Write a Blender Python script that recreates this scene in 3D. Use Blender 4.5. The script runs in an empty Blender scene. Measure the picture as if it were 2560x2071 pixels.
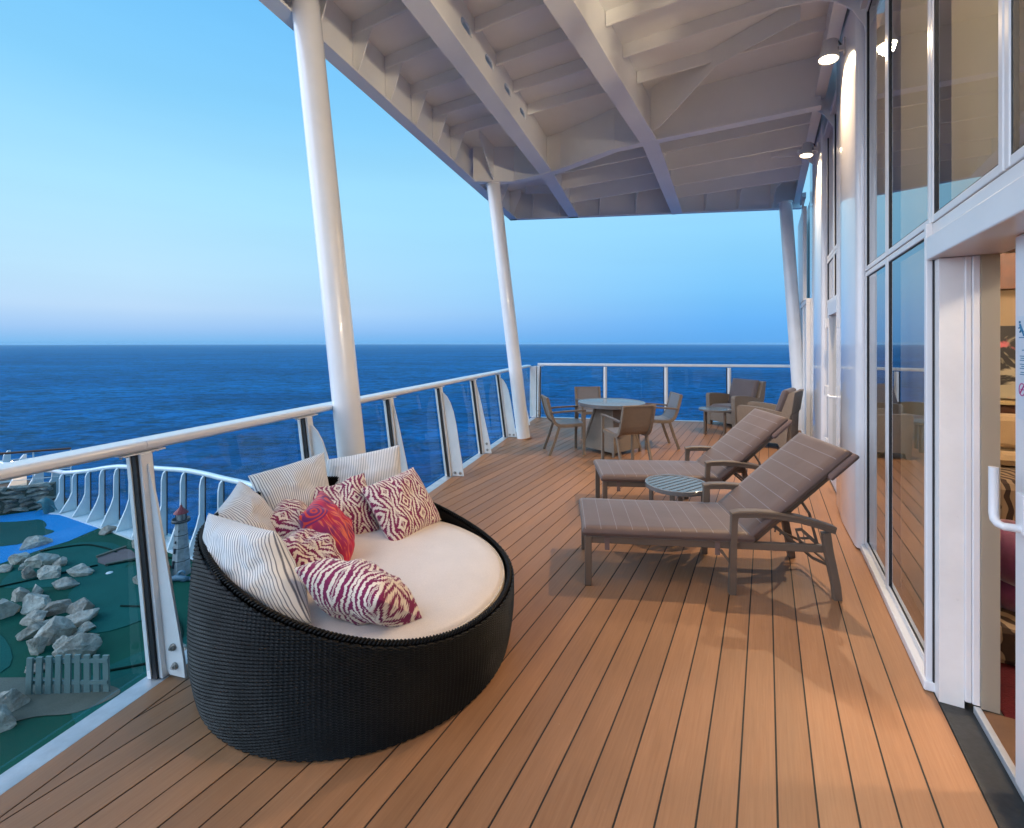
import bpy, math, random
from mathutils import Vector, Matrix, noise
random.seed(7)
R = math.radians
scene = bpy.context.scene

# ------------------------------------------------------------------ camera
cam = bpy.data.cameras.new('camera')
cam_o = bpy.data.objects.new('camera', cam)
scene.collection.objects.link(cam_o)
cam.sensor_width = 36.0
cam.lens = 16.594
cam.shift_y = -0.0693
cam.clip_start = 0.05
cam.clip_end = 60000
cam_o.location = (0, 0, 1.55)
cam_o.rotation_euler = (R(90), 0, 0)
scene.camera = cam_o

# ------------------------------------------------------------------ sky
world = bpy.data.worlds.new('World')
scene.world = world
world.use_nodes = True
wn = world.node_tree.nodes
wl = world.node_tree.links
wn.clear()
w_out = wn.new('ShaderNodeOutputWorld')
w_bg = wn.new('ShaderNodeBackground')
w_bg.inputs['Strength'].default_value = 1.0
wl.new(w_bg.outputs[0], w_out.inputs[0])
w_tc = wn.new('ShaderNodeTexCoord')
w_sep = wn.new('ShaderNodeSeparateXYZ')
wl.new(w_tc.outputs['Generated'], w_sep.inputs[0])


def ramp(nodes, stops, interp='EASE'):
    n = nodes.new('ShaderNodeValToRGB')
    n.color_ramp.interpolation = interp
    el = n.color_ramp.elements
    while len(el) > 1:
        el.remove(el[-1])
    el[0].position = stops[0][0]
    el[0].color = (*stops[0][1], 1)
    for p, c in stops[1:]:
        e = el.new(p)
        e.color = (*c, 1)
    return n


# dusk afterglow: the west (towards -X) keeps a pinkish horizon, the east is bluer
SKY_W = [(0.0, (.20, .50, .88)), (.025, (.35, .59, .93)), (.06, (.49, .71, .965)), (.12, (.50, .785, 1.0)),
         (.25, (.41, .78, 1.0)), (.40, (.25, .65, 1.0)), (.56, (.16, .54, .97)), (.80, (.12, .46, .92)), (1.0, (.11, .43, .88))]
SKY_E = [(0.0, (.12, .41, .88)), (.04, (.14, .46, .94)), (.10, (.20, .57, .99)), (.19, (.27, .66, 1.0)),
         (.31, (.33, .72, 1.0)), (.46, (.20, .58, .99)), (.62, (.15, .52, .96)), (.85, (.12, .45, .92)), (1.0, (.11, .43, .88))]
r_w = ramp(wn, SKY_W, 'LINEAR')
r_e = ramp(wn, SKY_E, 'LINEAR')
wl.new(w_sep.outputs['Z'], r_w.inputs[0])
wl.new(w_sep.outputs['Z'], r_e.inputs[0])
w_az = wn.new('ShaderNodeMapRange')
w_az.inputs['From Min'].default_value = -0.62
w_az.inputs['From Max'].default_value = 0.42
wl.new(w_sep.outputs['X'], w_az.inputs['Value'])
w_mix = wn.new('ShaderNodeMixRGB')
wl.new(w_az.outputs[0], w_mix.inputs[0])
wl.new(r_w.outputs[0], w_mix.inputs[1])
wl.new(r_e.outputs[0], w_mix.inputs[2])
# very faint streaks of high cloud
w_map = wn.new('ShaderNodeMapping')
w_map.inputs['Scale'].default_value = (1.2, 1.2, 11)
wl.new(w_tc.outputs['Generated'], w_map.inputs[0])
w_no = wn.new('ShaderNodeTexNoise')
w_no.inputs['Scale'].default_value = 1.6
w_no.inputs['Detail'].default_value = 5
wl.new(w_map.outputs[0], w_no.inputs['Vector'])
w_nr = wn.new('ShaderNodeMapRange')
w_nr.inputs['From Min'].default_value = .35
w_nr.inputs['From Max'].default_value = .7
w_nr.inputs['To Min'].default_value = .985
w_nr.inputs['To Max'].default_value = 1.02
wl.new(w_no.outputs[0], w_nr.inputs['Value'])
w_mul = wn.new('ShaderNodeMixRGB')
w_mul.blend_type = 'MULTIPLY'
w_mul.inputs[0].default_value = 1
wl.new(w_mix.outputs[0], w_mul.inputs[1])
wl.new(w_nr.outputs[0], w_mul.inputs[2])
# the physical twilight sky adds its own faint light
w_sky = wn.new('ShaderNodeTexSky')
w_sky.sky_type = 'NISHITA'
w_sky.sun_disc = False
w_sky.sun_elevation = R(-1.5)
w_sky.sun_rotation = R(-75)
w_ns = wn.new('ShaderNodeMixRGB')
w_ns.blend_type = 'ADD'
w_ns.inputs[0].default_value = 0.015
wl.new(w_mul.outputs[0], w_ns.inputs[1])
wl.new(w_sky.outputs[0], w_ns.inputs[2])
wl.new(w_ns.outputs[0], w_bg.inputs[0])

# afterglow of the sun that has just set: broad and weak
sun = bpy.data.lights.new('sun', 'SUN')
sun.energy = 4.2
sun.angle = R(80)
sun.color = (.80, .84, 1.0)
sun_o = bpy.data.objects.new('sun', sun)
scene.collection.objects.link(sun_o)
sun_o.rotation_euler = Vector((.92, .30, -.34)).to_track_quat('-Z', 'Y').to_euler()

scene.view_settings.view_transform = 'Standard'
scene.view_settings.look = 'None'
scene.view_settings.exposure = 0.0
scene.view_settings.gamma = 1.0
scene.view_settings.use_curve_mapping = False
scene.render.engine = 'CYCLES'
cy = scene.cycles
cy.use_denoising = True
cy.max_bounces = 8
cy.diffuse_bounces = 6
cy.glossy_bounces = 5
cy.transmission_bounces = 8
cy.transparent_max_bounces = 16
cy.caustics_reflective = False
cy.caustics_refractive = False
cy.sample_clamp_indirect = 6


# ------------------------------------------------------------------ materials
class NT:
    def __init__(s, name):
        s.m = bpy.data.materials.new(name)
        s.m.use_nodes = True
        s.n = s.m.node_tree.nodes
        s.l = s.m.node_tree.links
        s.n.clear()
        s.out = s.n.new('ShaderNodeOutputMaterial')
        s.b = s.n.new('ShaderNodeBsdfPrincipled')
        s.l.new(s.b.outputs[0], s.out.inputs[0])

    def add(s, t, **kw):
        n = s.n.new(t)
        for k, v in kw.items():
            setattr(n, k, v)
        return n

    def link(s, a, b):
        s.l.new(a, b)

    def coord(s, kind='Object', scale=(1, 1, 1), rot=(0, 0, 0), loc=(0, 0, 0)):
        if kind == 'World':
            tc = s.add('ShaderNodeNewGeometry').outputs['Position']
        else:
            tc = s.add('ShaderNodeTexCoord').outputs[kind]
        mp = s.add('ShaderNodeMapping')
        mp.inputs['Scale'].default_value = scale
        mp.inputs['Rotation'].default_value = rot
        mp.inputs['Location'].default_value = loc
        s.link(tc, mp.inputs[0])
        return mp.outputs[0]

    def noise(s, vec, scale, detail=4, rough=.55, dist=0):
        n = s.add('ShaderNodeTexNoise')
        n.inputs['Scale'].default_value = scale
        n.inputs['Detail'].default_value = detail
        n.inputs['Roughness'].default_value = rough
        n.inputs['Distortion'].default_value = dist
        if vec is not None:
            s.link(vec, n.inputs['Vector'])
        return n.outputs['Fac']

    def math(s, op, a, b=None, c=None, clamp=False):
        n = s.add('ShaderNodeMath', operation=op)
        n.use_clamp = clamp
        for i, v in enumerate((a, b, c)):
            if v is None:
                continue
            if isinstance(v, (int, float)):
                n.inputs[i].default_value = v
            else:
                s.link(v, n.inputs[i])
        return n.outputs[0]

    def mapr(s, v, a, b, c, d):
        n = s.add('ShaderNodeMapRange')
        for k, x in zip(('From Min', 'From Max', 'To Min', 'To Max'), (a, b, c, d)):
            n.inputs[k].default_value = x
        s.link(v, n.inputs['Value'])
        return n.outputs[0]

    def mix(s, f, a, b, mode='MIX'):
        n = s.add('ShaderNodeMixRGB', blend_type=mode)
        for i, v in enumerate((f, a, b)):
            if isinstance(v, (int, float)):
                n.inputs[i].default_value = v
            elif isinstance(v, tuple):
                n.inputs[i].default_value = (*v, 1)
            else:
                s.link(v, n.inputs[i])
        return n.outputs[0]

    def bump(s, h, strength=.3, dist=.01):
        n = s.add('ShaderNodeBump')
        n.inputs['Strength'].default_value = strength
        n.inputs['Distance'].default_value = dist
        s.link(h, n.inputs['Height'])
        s.link(n.outputs[0], s.b.inputs['Normal'])

    def set(s, color=None, rough=None, metal=None, spec=None, coat=None, sheen=None):
        for k, v in (('Base Color', color), ('Roughness', rough), ('Metallic', metal), ('Specular IOR Level', spec), ('Coat Weight', coat), ('Sheen Weight', sheen)):
            if v is None:
                continue
            if isinstance(v, tuple):
                s.b.inputs[k].default_value = (*v, 1)
            elif isinstance(v, (int, float)):
                s.b.inputs[k].default_value = v
            else:
                s.link(v, s.b.inputs[k])


def paint(name, col, rough=.35, dirt=.08, bump=.05, coat=0, scale=3.0, rand=0.0):
    t = NT(name)
    v = t.coord('World')
    n = t.noise(v, scale, 6, .6)
    n2 = t.noise(v, scale * 14, 4, .6)
    f = t.mapr(n, .35, .7, 1 - dirt, 1 + dirt * .3)
    c = t.mix(1, tuple(col), f, 'MULTIPLY')
    if rand:
        oi = t.add('ShaderNodeObjectInfo').outputs['Random']
        c = t.mix(1, c, t.mapr(oi, 0, 1, 1 - rand, 1 + rand), 'MULTIPLY')
    t.set(color=c, rough=t.mapr(n2, .3, .7, rough * .85, rough * 1.2) if bump else rough, coat=coat)
    t.b.inputs['Coat Roughness'].default_value = .06
    if bump:
        t.bump(n2, bump, .004)
    return t.m


M = {}
M['white'] = paint('white_paint', (.76, .765, .76), .32, .10, .05)
M['white_soffit'] = paint('soffit_paint', (.88, .88, .87), .30, .07, 0, scale=.8)
M['white_gloss'] = paint('gloss_white_paint', (.74, .74, .76), .28, .05, 0, coat=.9)
M['white_frame'] = paint('window_frame_paint', (.70, .71, .73), .30, .06, 0)
M['white_col'] = paint('column_paint', (.78, .79, .80), .26, .06, 0, coat=.3)
M['black'] = paint('black_rubber', (.010, .010, .012), .55, .2, .05)
M['dark_strip'] = paint('dark_waterway', (.028, .032, .034), .55, .3, .2)
M['steel'] = paint('bolt_steel', (.35, .34, .32), .35, .2, .05)
M['steel'].node_tree.nodes['Principled BSDF'].inputs['Metallic'].default_value = .9
M['alu'] = paint('aluminium_sill', (.52, .55, .58), .34, .22, .10, scale=9)
M['alu'].node_tree.nodes['Principled BSDF'].inputs['Metallic'].default_value = .35
M['taupe_metal'] = paint('taupe_powder_coat', (.135, .098, .074), .40, .08, .03)
M['taupe_metal_light'] = paint('taupe_powder_coat_light', (.135, .125, .122), .26, .06, 0, coat=.4)
M['caulk'] = paint('deck_caulking', (.008, .008, .010), .6, .3, .3, scale=20)

t = NT('deck_board')
oi = t.add('ShaderNodeObjectInfo')
ofs = t.add('ShaderNodeCombineXYZ')
t.link(t.math('MULTIPLY', oi.outputs['Random'], 37.0), ofs.inputs[0])
t.link(t.math('MULTIPLY', oi.outputs['Random'], 91.0), ofs.inputs[1])
va = t.add('ShaderNodeVectorMath', operation='ADD')
t.link(t.add('ShaderNodeTexCoord').outputs['Object'], va.inputs[0])
t.link(ofs.outputs[0], va.inputs[1])
mp = t.add('ShaderNodeMapping')
mp.inputs['Scale'].default_value = (1.6, 42, 1)
t.link(va.outputs[0], mp.inputs[0])
grain = t.noise(mp.outputs[0], 2.6, 8, .62, .3)
mp2 = t.add('ShaderNodeMapping')
mp2.inputs['Scale'].default_value = (.9, 5, 1)
t.link(va.outputs[0], mp2.inputs[0])
blot = t.noise(mp2.outputs[0], 1.0, 5, .6)
big = t.noise(t.coord('World'), .55, 3, .5)
c = t.mix(t.mapr(grain, .3, .72, 0, 1), (.300, .143, .066), (.360, .183, .090))
c = t.mix(1, c, t.mapr(blot, .3, .7, .84, 1.12), 'MULTIPLY')
c = t.mix(1, c, t.mapr(big, .3, .7, .88, 1.10), 'MULTIPLY')
c = t.mix(1, c, t.mapr(oi.outputs['Random'], 0, 1, .84, 1.12), 'MULTIPLY')
spk = t.noise(t.coord('World'), 34, 3, .7)
c = t.mix(t.mapr(spk, .70, .78, 0, .5), c, (.42, .30, .22))
t.set(color=c, rough=t.mapr(blot, .3, .7, .40, .56), spec=.4)
t.bump(grain, .22, .003)
M['deck'] = t.m

# window glass: mirror-like at grazing angles, clear with a light tint straight on


def glass(name, ior, tint, rough=0.0, extra=.0, mult=1.0):
    t = NT(name)
    t.n.remove(t.b)
    fr = t.add('ShaderNodeFresnel')
    fr.inputs['IOR'].default_value = ior
    gl = t.add('ShaderNodeBsdfGlossy')
    gl.inputs['Roughness'].default_value = rough
    tr = t.add('ShaderNodeBsdfTransparent')
    tr.inputs['Color'].default_value = (*tint, 1)
    mx = t.add('ShaderNodeMixShader')
    f = t.math('MULTIPLY_ADD', fr.outputs[0], mult, extra, clamp=True)
    # only the face the ray enters by mirrors; the far face lets it out
    f = t.math('MULTIPLY', f, t.math('SUBTRACT', 1.0, t.add('ShaderNodeNewGeometry').outputs['Backfacing']))
    t.link(f, mx.inputs[0])
    t.link(tr.outputs[0], mx.inputs[1])
    t.link(gl.outputs[0], mx.inputs[2])
    t.link(mx.outputs[0], t.out.inputs[0])
    return t.m


M['glass_wall'] = glass('window_glass', 2.0, (.95, .96, .93), .0, .08, 1.42)
M['glass_rail'] = glass('balustrade_glass', 1.5, (.88, .945, .96), .01, .02, .65)
M['glass_lower'] = glass('lower_balustrade_glass', 1.38, (.88, .94, .96), .01, .0, .4)

t = NT('sea_water')
w1 = t.noise(t.coord('World', (.62, 1.15, 1), (0, 0, R(-12))), .082, 7, .62, .5)
w2 = t.noise(t.coord('World', (.62, 1, 1), (0, 0, R(20))), .30, 8, .66, .6)
w3 = t.noise(t.coord('World', (.3, .8, 1), (0, 0, R(12))), .011, 4, .55, .3)
hgt = t.math('ADD', t.math('MULTIPLY', w1, 3.4), t.math('ADD', t.math('MULTIPLY', w2, 1.1), t.math('MULTIPLY', w3, 5.0)))
foam = t.mapr(t.math('ADD', t.noise(t.coord('World', (.16, 1, 1), (0, 0, R(8))), .11, 9, .72, .3), t.math('MULTIPLY', t.math('SUBTRACT', w3, .5), .25)), .735, .80, 0, .55)
c = t.mix(t.mapr(w3, .35, .65, 0, 1), (.0008, .056, .185), (.002, .104, .29))
c = t.mix(1, c, t.mapr(t.math('ADD', w1, w2), .82, 1.18, .34, 1.62), 'MULTIPLY')
c = t.mix(foam, c, (.30, .42, .55))
bp = t.add('ShaderNodeBump')
bp.inputs['Strength'].default_value = 1.0
bp.inputs['Distance'].default_value = 1.0
t.link(hgt, bp.inputs['Height'])
t.n.remove(t.b)
df = t.add('ShaderNodeBsdfDiffuse')
t.link(c, df.inputs['Color'])
t.link(bp.outputs[0], df.inputs['Normal'])
gl = t.add('ShaderNodeBsdfGlossy')
gl.inputs['Color'].default_value = (.42, .88, 1.0, 1)
gl.inputs['Roughness'].default_value = .08
t.link(bp.outputs[0], gl.inputs['Normal'])
fr = t.add('ShaderNodeFresnel')
fr.inputs['IOR'].default_value = 1.33
t.link(bp.outputs[0], fr.inputs['Normal'])
mx = t.add('ShaderNodeMixShader')
t.link(t.math('MINIMUM', t.math('MULTIPLY', fr.outputs[0], .6), .20), mx.inputs[0])
t.link(df.outputs[0], mx.inputs[1])
t.link(gl.outputs[0], mx.inputs[2])
t.link(mx.outputs[0], t.out.inputs[0])
M['sea'] = t.m


def turf(name, a, b, stripe=0):
    t = NT(name)
    v = t.coord('World')
    n = t.noise(v, 1.1, 5, .6)
    n2 = t.noise(v, 90, 3, .6)
    c = t.mix(t.mapr(n, .3, .7, 0, 1), a, b)
    c = t.mix(1, c, t.mapr(n2, .3, .7, .75, 1.2), 'MULTIPLY')
    if stripe:
        wv = t.add('ShaderNodeTexWave', wave_type='BANDS')
        wv.inputs['Scale'].default_value = 3.4
        wv.inputs['Distortion'].default_value = .6
        t.link(t.coord('World', (1, 1, 1), (0, 0, R(35))), wv.inputs['Vector'])
        c = t.mix(t.math('MULTIPLY', wv.outputs['Fac'], .35), c, tuple(x * 1.9 for x in b))
    t.set(color=c, rough=.85, spec=.15)
    t.bump(n2, .4, .01)
    return t.m


M['turf'] = turf('green_turf', (.003, .062, .042), (.006, .092, .058))
M['turf_light'] = turf('putting_turf', (.004, .084, .070), (.006, .110, .090))
M['turf_dark'] = turf('turf_fringe', (.001, .018, .012), (.002, .026, .018))
M['blue_turf'] = turf('blue_turf', (.006, .17, .42), (.010, .22, .50), 1)
M['green_patch'] = turf('striped_green_turf', (.003, .050, .045), (.006, .080, .070), 1)
M['sand'] = turf('brown_trap_felt', (.16, .115, .11), (.19, .14, .135))
M['path'] = turf('grit_path', (.10, .105, .085), (.16, .16, .13))
M['prom'] = turf('promenade_deck', (.20, .11, .07), (.25, .15, .10))

t = NT('pale_rock')
v = t.coord('Object')
n = t.noise(v, 4.5, 9, .68, .5)
n2 = t.noise(v, 22, 6, .7)
c = t.mix(t.mapr(n, .3, .68, 0, 1), (.27, .215, .17), (.80, .73, .63))
c = t.mix(t.mapr(n2, .55, .75, 0, .6), c, (.10, .085, .08))
oi = t.add('ShaderNodeObjectInfo')
c = t.mix(t.mapr(oi.outputs['Random'], .45, 1, 0, .45), c, (.30, .20, .15))
c = t.mix(1, c, t.mapr(oi.outputs['Random'], 0, 1, 1.1, .8), 'MULTIPLY')
t.set(color=c, rough=.85, spec=.2)
t.bump(t.math('ADD', n, t.math('MULTIPLY', n2, .4)), 1.0, .08)
M['rock'] = t.m
M['picket'] = paint('picket_paint', (.17, .235, .22), .6, .12, .15)
M['picket_end'] = paint('fence_post_paint', (.20, .27, .25), .6, .12, .15)


def uvn(t):
    n = t.add('ShaderNodeUVMap')
    n.uv_map = 'UVMap'
    return n.outputs[0]


def weave(name, c1, c2, w=.022, h=.007, rough=.5, bump=.7):
    t = NT(name)
    br = t.add('ShaderNodeTexBrick')
    br.offset = .5
    br.inputs['Scale'].default_value = 1.0
    br.inputs['Brick Width'].default_value = w
    br.inputs['Row Height'].default_value = h
    br.inputs['Mortar Size'].default_value = h * .20
    br.inputs['Mortar Smooth'].default_value = 1.0
    br.inputs['Color1'].default_value = (*c1, 1)
    br.inputs['Color2'].default_value = (*[x * .86 for x in c1], 1)
    br.inputs['Mortar'].default_value = (*c2, 1)
    t.link(uvn(t), br.inputs['Vector'])
    t.set(color=br.outputs['Color'], rough=rough)
    t.bump(t.math('SUBTRACT', 1.0, br.outputs['Fac']), bump, .003)
    return t.m


M['weave_taupe'] = weave('taupe_weave', (.235, .178, .130), (.09, .065, .045), .026, .010)
M['weave_fine'] = weave('fine_taupe_weave', (.235, .182, .138), (.13, .10, .075), .016, .008)
M['weave_dark'] = weave('dark_taupe_weave', (.13, .095, .068), (.06, .045, .03), .018, .009)


def fabric(name, col, rough=.8, weave_scale=600, bump=.12, dirt=.08, sheen=.2):
    t = NT(name)
    v = t.coord('Object')
    n = t.noise(v, 5, 4, .6)
    n2 = t.noise(v, weave_scale, 2, .5)
    fold = t.noise(v, 3.2, 3, .5, .4)
    c = t.mix(1, tuple(col), t.mapr(n, .3, .7, 1 - dirt, 1 + dirt), 'MULTIPLY')
    c = t.mix(1, c, t.mapr(n2, .3, .7, .92, 1.06), 'MULTIPLY')
    t.set(color=c, rough=rough, sheen=sheen, spec=.25)
    t.bump(t.math('ADD', t.math('MULTIPLY', n2, .06), fold), bump, .03)
    return t


M['cushion_brown'] = fabric('brown_cushion_fabric', (.165, .108, .095), .75).m
M['cushion_grey'] = fabric('slate_cushion_fabric', (.105, .085, .088), .75).m
M['sling'] = fabric('grey_sling', (.15, .145, .155), .42, 900, .05).m
M['daybed_seat'] = fabric('cream_vinyl', (.74, .66, .60), .38, 300, .10, .04, .0).m
M['piping'] = fabric('cream_piping', (.62, .53, .42), .45, 300, .05, .04, .0).m

t = fabric('striped_lounger_fabric', (.118, .076, .064), .50)
base = t.b.inputs['Base Color'].links[0].from_socket
sx = t.add('ShaderNodeSeparateXYZ')
tcn = t.add('ShaderNodeTexCoord')
t.link(tcn.outputs['Object'], sx.inputs[0])
sn = t.add('ShaderNodeSeparateXYZ')
t.link(tcn.outputs['Normal'], sn.inputs[0])
fr = t.math('FRACT', t.math('DIVIDE', t.math('ADD', sx.outputs[0], .028), .098))
line = t.math('LESS_THAN', t.math('ABSOLUTE', t.math('SUBTRACT', fr, .5)), .022)
line = t.math('MULTIPLY', line, t.math('GREATER_THAN', sn.outputs[2], .75))
line = t.math('MULTIPLY', line, .42)
t.set(color=t.mix(line, base, (.30, .30, .34)))
M['cushion_striped'] = t.m

# navy ticking stripe on cream, runs along V
t = fabric('ticking_stripe', (.80, .79, .77), .85, 500, .20)
base = t.b.inputs['Base Color'].links[0].from_socket
su = t.add('ShaderNodeSeparateXYZ')
t.link(uvn(t), su.inputs[0])
wob = t.math('MULTIPLY', t.math('SUBTRACT', t.noise(t.coord('Object'), 7, 2, .5), .5), .006)
fu = t.math('FRACT', t.math('DIVIDE', t.math('ADD', su.outputs[0], wob), .0108))
ln = t.mapr(t.math('ABSOLUTE', t.math('SUBTRACT', fu, .5)), .08, .19, .88, 0)
t.set(color=t.mix(ln, base, (.045, .055, .10)))
M['ticking'] = t.m

# ikat: mirrored diamonds and hooked bars with feathered edges
t = fabric('ikat_print', (.78, .68, .56), .8, 500, .22)
base = t.b.inputs['Base Color'].links[0].from_socket
uv = uvn(t)
fe = t.add('ShaderNodeMapping')
fe.inputs['Scale'].default_value = (22, 150, 1)
t.link(uv, fe.inputs[0])
jag = t.math('MULTIPLY', t.math('SUBTRACT', t.noise(fe.outputs[0], 1.0, 3, .7), .5), .030)
su = t.add('ShaderNodeSeparateXYZ')
t.link(uv, su.inputs[0])
lo = t.noise(uv, 11, 2, .5)
lo2 = t.noise(uv, 8, 2, .5, .3)
U = t.math('ADD', t.math('ADD', su.outputs[0], jag), t.math('MULTIPLY', t.math('SUBTRACT', lo, .5), .030))
V = t.math('ADD', su.outputs[1], t.math('MULTIPLY', t.math('SUBTRACT', lo2, .5), .035))
CW, CH = .086, .112
px = t.math('ABSOLUTE', t.math('SUBTRACT', t.math('PINGPONG', t.math('DIVIDE', U, CW), 1.0), 0.0))
py = t.math('PINGPONG', t.math('DIVIDE', V, CH), 1.0)
d = t.math('ADD', px, t.math('MULTIPLY', py, .95))          # diamonds about the cell corners
ring = t.math('SINE', t.math('MULTIPLY', d, 20.5))
bars = t.math('SINE', t.math('ADD', t.math('MULTIPLY', px, 24.0), t.math('MULTIPLY', py, 9.0)))
bars2 = t.math('SINE', t.math('ADD', t.math('MULTIPLY', t.math('SUBTRACT', 1.0, px), 17.0), t.math('MULTIPLY', t.math('SUBTRACT', 1.0, py), 15.0)))
sel = t.mapr(d, .66, .70, 0, 1)
sel2 = t.mapr(t.math('SUBTRACT', 2.0, d), .60, .64, 1, 0)
f = t.mix(sel, ring, bars)
f = t.mix(sel2, f, bars2)
thr = t.mapr(f, -.02, .10, 0, 1)
vein = t.mapr(t.math('ABSOLUTE', t.math('SUBTRACT', px, .97)), .0, .035, 0, 1)
thr = t.math('MULTIPLY', thr, vein)
t.set(color=t.mix(thr, base, (.205, .010, .072)))
M['ikat'] = t.m

# coral print: streaked red with violet roundels
t = fabric('coral_print', (.54, .026, .065), .8, 500, .22)
base = t.b.inputs['Base Color'].links[0].from_socket
uv = uvn(t)
vor = t.add('ShaderNodeTexVoronoi')
vor.inputs['Scale'].default_value = 6.5
vor.inputs['Randomness'].default_value = .8
t.link(uv, vor.inputs['Vector'])
dd = vor.outputs['Distance']
st = t.add('ShaderNodeMapping')
st.inputs['Scale'].default_value = (95, 7, 1)
st.inputs['Rotation'].default_value = (0, 0, R(12))
t.link(uv, st.inputs[0])
streak = t.noise(st.outputs[0], 1.0, 3, .6, .4)
c = t.mix(t.mapr(t.noise(uv, 7, 2, .5), .42, .60, 0, .8), base, (.17, .022, .11))
c = t.mix(t.mapr(streak, .54, .60, 0, 1), c, (.74, .16, .085))
c = t.mix(t.mapr(dd, .42, .38, 0, 1), c, (.16, .02, .12))
rg = t.math('SINE', t.math('MULTIPLY', dd, 62.0))
c = t.mix(t.math('MULTIPLY', t.mapr(rg, .2, .4, 0, 1), t.mapr(dd, .40, .36, 0, 1)), c, (.60, .05, .035))
c = t.mix(t.mapr(dd, .10, .07, 0, 1), c, (.72, .08, .04))
t.set(color=c)
M['coral'] = t.m

t = NT('dark_wicker')
oi = t.noise(t.coord('Object'), 9, 5, .6)
n2 = t.noise(t.coord('Object', (40, 40, 220)), 1.0, 3, .6)
c = t.mix(t.mapr(n2, .3, .7, 0, 1), (.0006, .0005, .0005), (.0040, .0030, .0025))
t.set(color=c, rough=t.mapr(oi, .3, .7, .38, .55), spec=.20)
M['wicker'] = t.m


def emit(name, col, s):
    t = NT(name)
    t.b.inputs['Base Color'].default_value = (*col, 1)
    t.b.inputs['Emission Color'].default_value = (*col, 1)
    t.b.inputs['Emission Strength'].default_value = s
    return t.m


M['lamp'] = emit('lamp_glow', (1.0, .80, .52), 14)
M['lamp_far'] = emit('far_lamp_glow', (1.0, .78, .50), 9)
M['lamp_body'] = paint('lamp_body_paint', (.72, .70, .66), .35, .06, .03)
t = NT('beige_drape')
t.n.remove(t.b)
d1 = t.add('ShaderNodeBsdfDiffuse')
d1.inputs['Color'].default_value = (.52, .49, .42, 1)
d2 = t.add('ShaderNodeBsdfTranslucent')
d2.inputs['Color'].default_value = (.56, .54, .47, 1)
mx = t.add('ShaderNodeMixShader')
mx.inputs[0].default_value = .55
t.link(d1.outputs[0], mx.inputs[1])
t.link(d2.outputs[0], mx.inputs[2])
t.link(mx.outputs[0], t.out.inputs[0])
M['drape'] = t.m
M['room_wall'] = paint('room_wall', (.30, .22, .13), .7, .08, .03)
M['room_ceiling'] = paint('room_ceiling', (.40, .32, .22), .7, .06, .03)
M['walnut'] = paint('walnut_veneer', (.14, .045, .016), .4, .3, .05, scale=12)
M['carpet'] = turf('patterned_carpet', (.045, .006, .010), (.10, .012, .020))
M['sill_brown'] = paint('threshold_brown', (.15, .085, .05), .4, .2, .1)
M['purple'] = fabric('purple_velvet', (.12, .020, .085), .7, 300, .5, .4, .6).m
M['quilt'] = fabric('quilted_cream', (.36, .26, .15), .7, 200, .3).m
M['gold'] = paint('gold_ledge', (.45, .34, .17), .3, .1, .03)
M['grille'] = paint('grille_mesh', (.40, .34, .26), .6, .1, .05)
t = NT('zebra_upholstery')
wv = t.add('ShaderNodeTexWave', wave_type='BANDS')
wv.inputs['Scale'].default_value = 5.0
wv.inputs['Distortion'].default_value = 7
wv.inputs['Detail'].default_value = 1
wv.inputs['Detail Scale'].default_value = 1.4
t.link(t.coord('Object'), wv.inputs['Vector'])
t.set(color=t.mix(t.mapr(wv.outputs['Fac'], .45, .55, 0, 1), (.025, .012, .008), (.24, .18, .12)), rough=.8)
M['zebra'] = t.m
t = NT('abstract_painting')
v = t.coord('Object')
a = t.noise(v, 4.0, 4, .6, 1.0)
c = t.mix(t.mapr(a, .48, .53, 0, 1), (.30, .27, .19), (.006, .006, .007))
c = t.mix(t.mapr(t.noise(v, 5.5, 3, .5, .5), .58, .64, 0, 1), c, (.45, .10, .12))
t.set(color=c, rough=.5)
M['painting'] = t.m
t = NT('screen_picture')
v = t.coord('Object', (1, 1, 3))
a = t.noise(v, 2.6, 3, .5, .8)
c = t.mix(t.mapr(a, .50, .62, 0, 1), (.055, .035, .12), (.80, .12, .10))
t.set(color=c, rough=.4)
t.link(c, t.b.inputs['Emission Color'])
t.b.inputs['Emission Strength'].default_value = .8
M['screen'] = t.m
M['lh_white'] = paint('lighthouse_white', (.36, .38, .40), .5, .35, .1, scale=12)
M['lh_red'] = paint('lighthouse_red', (.26, .012, .02), .5, .2, .1)
M['lh_dark'] = paint('lighthouse_dark', (.012, .018, .03), .5, .2, .1)
M['lh_blue'] = paint('wave_blue', (.10, .20, .28), .5, .3, .1, scale=9)
M['dolphin'] = paint('dolphin_teal', (.03, .17, .20), .45, .3, .1, scale=12)
M['sign_plate'] = paint('sign_plate', (.60, .66, .72), .3, .04, .0)
M['sign_blue'] = paint('sign_blue', (.02, .16, .30), .4, .04, .0)
M['sign_magenta'] = paint('sign_magenta', (.42, .05, .22), .4, .04, .0)


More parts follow.
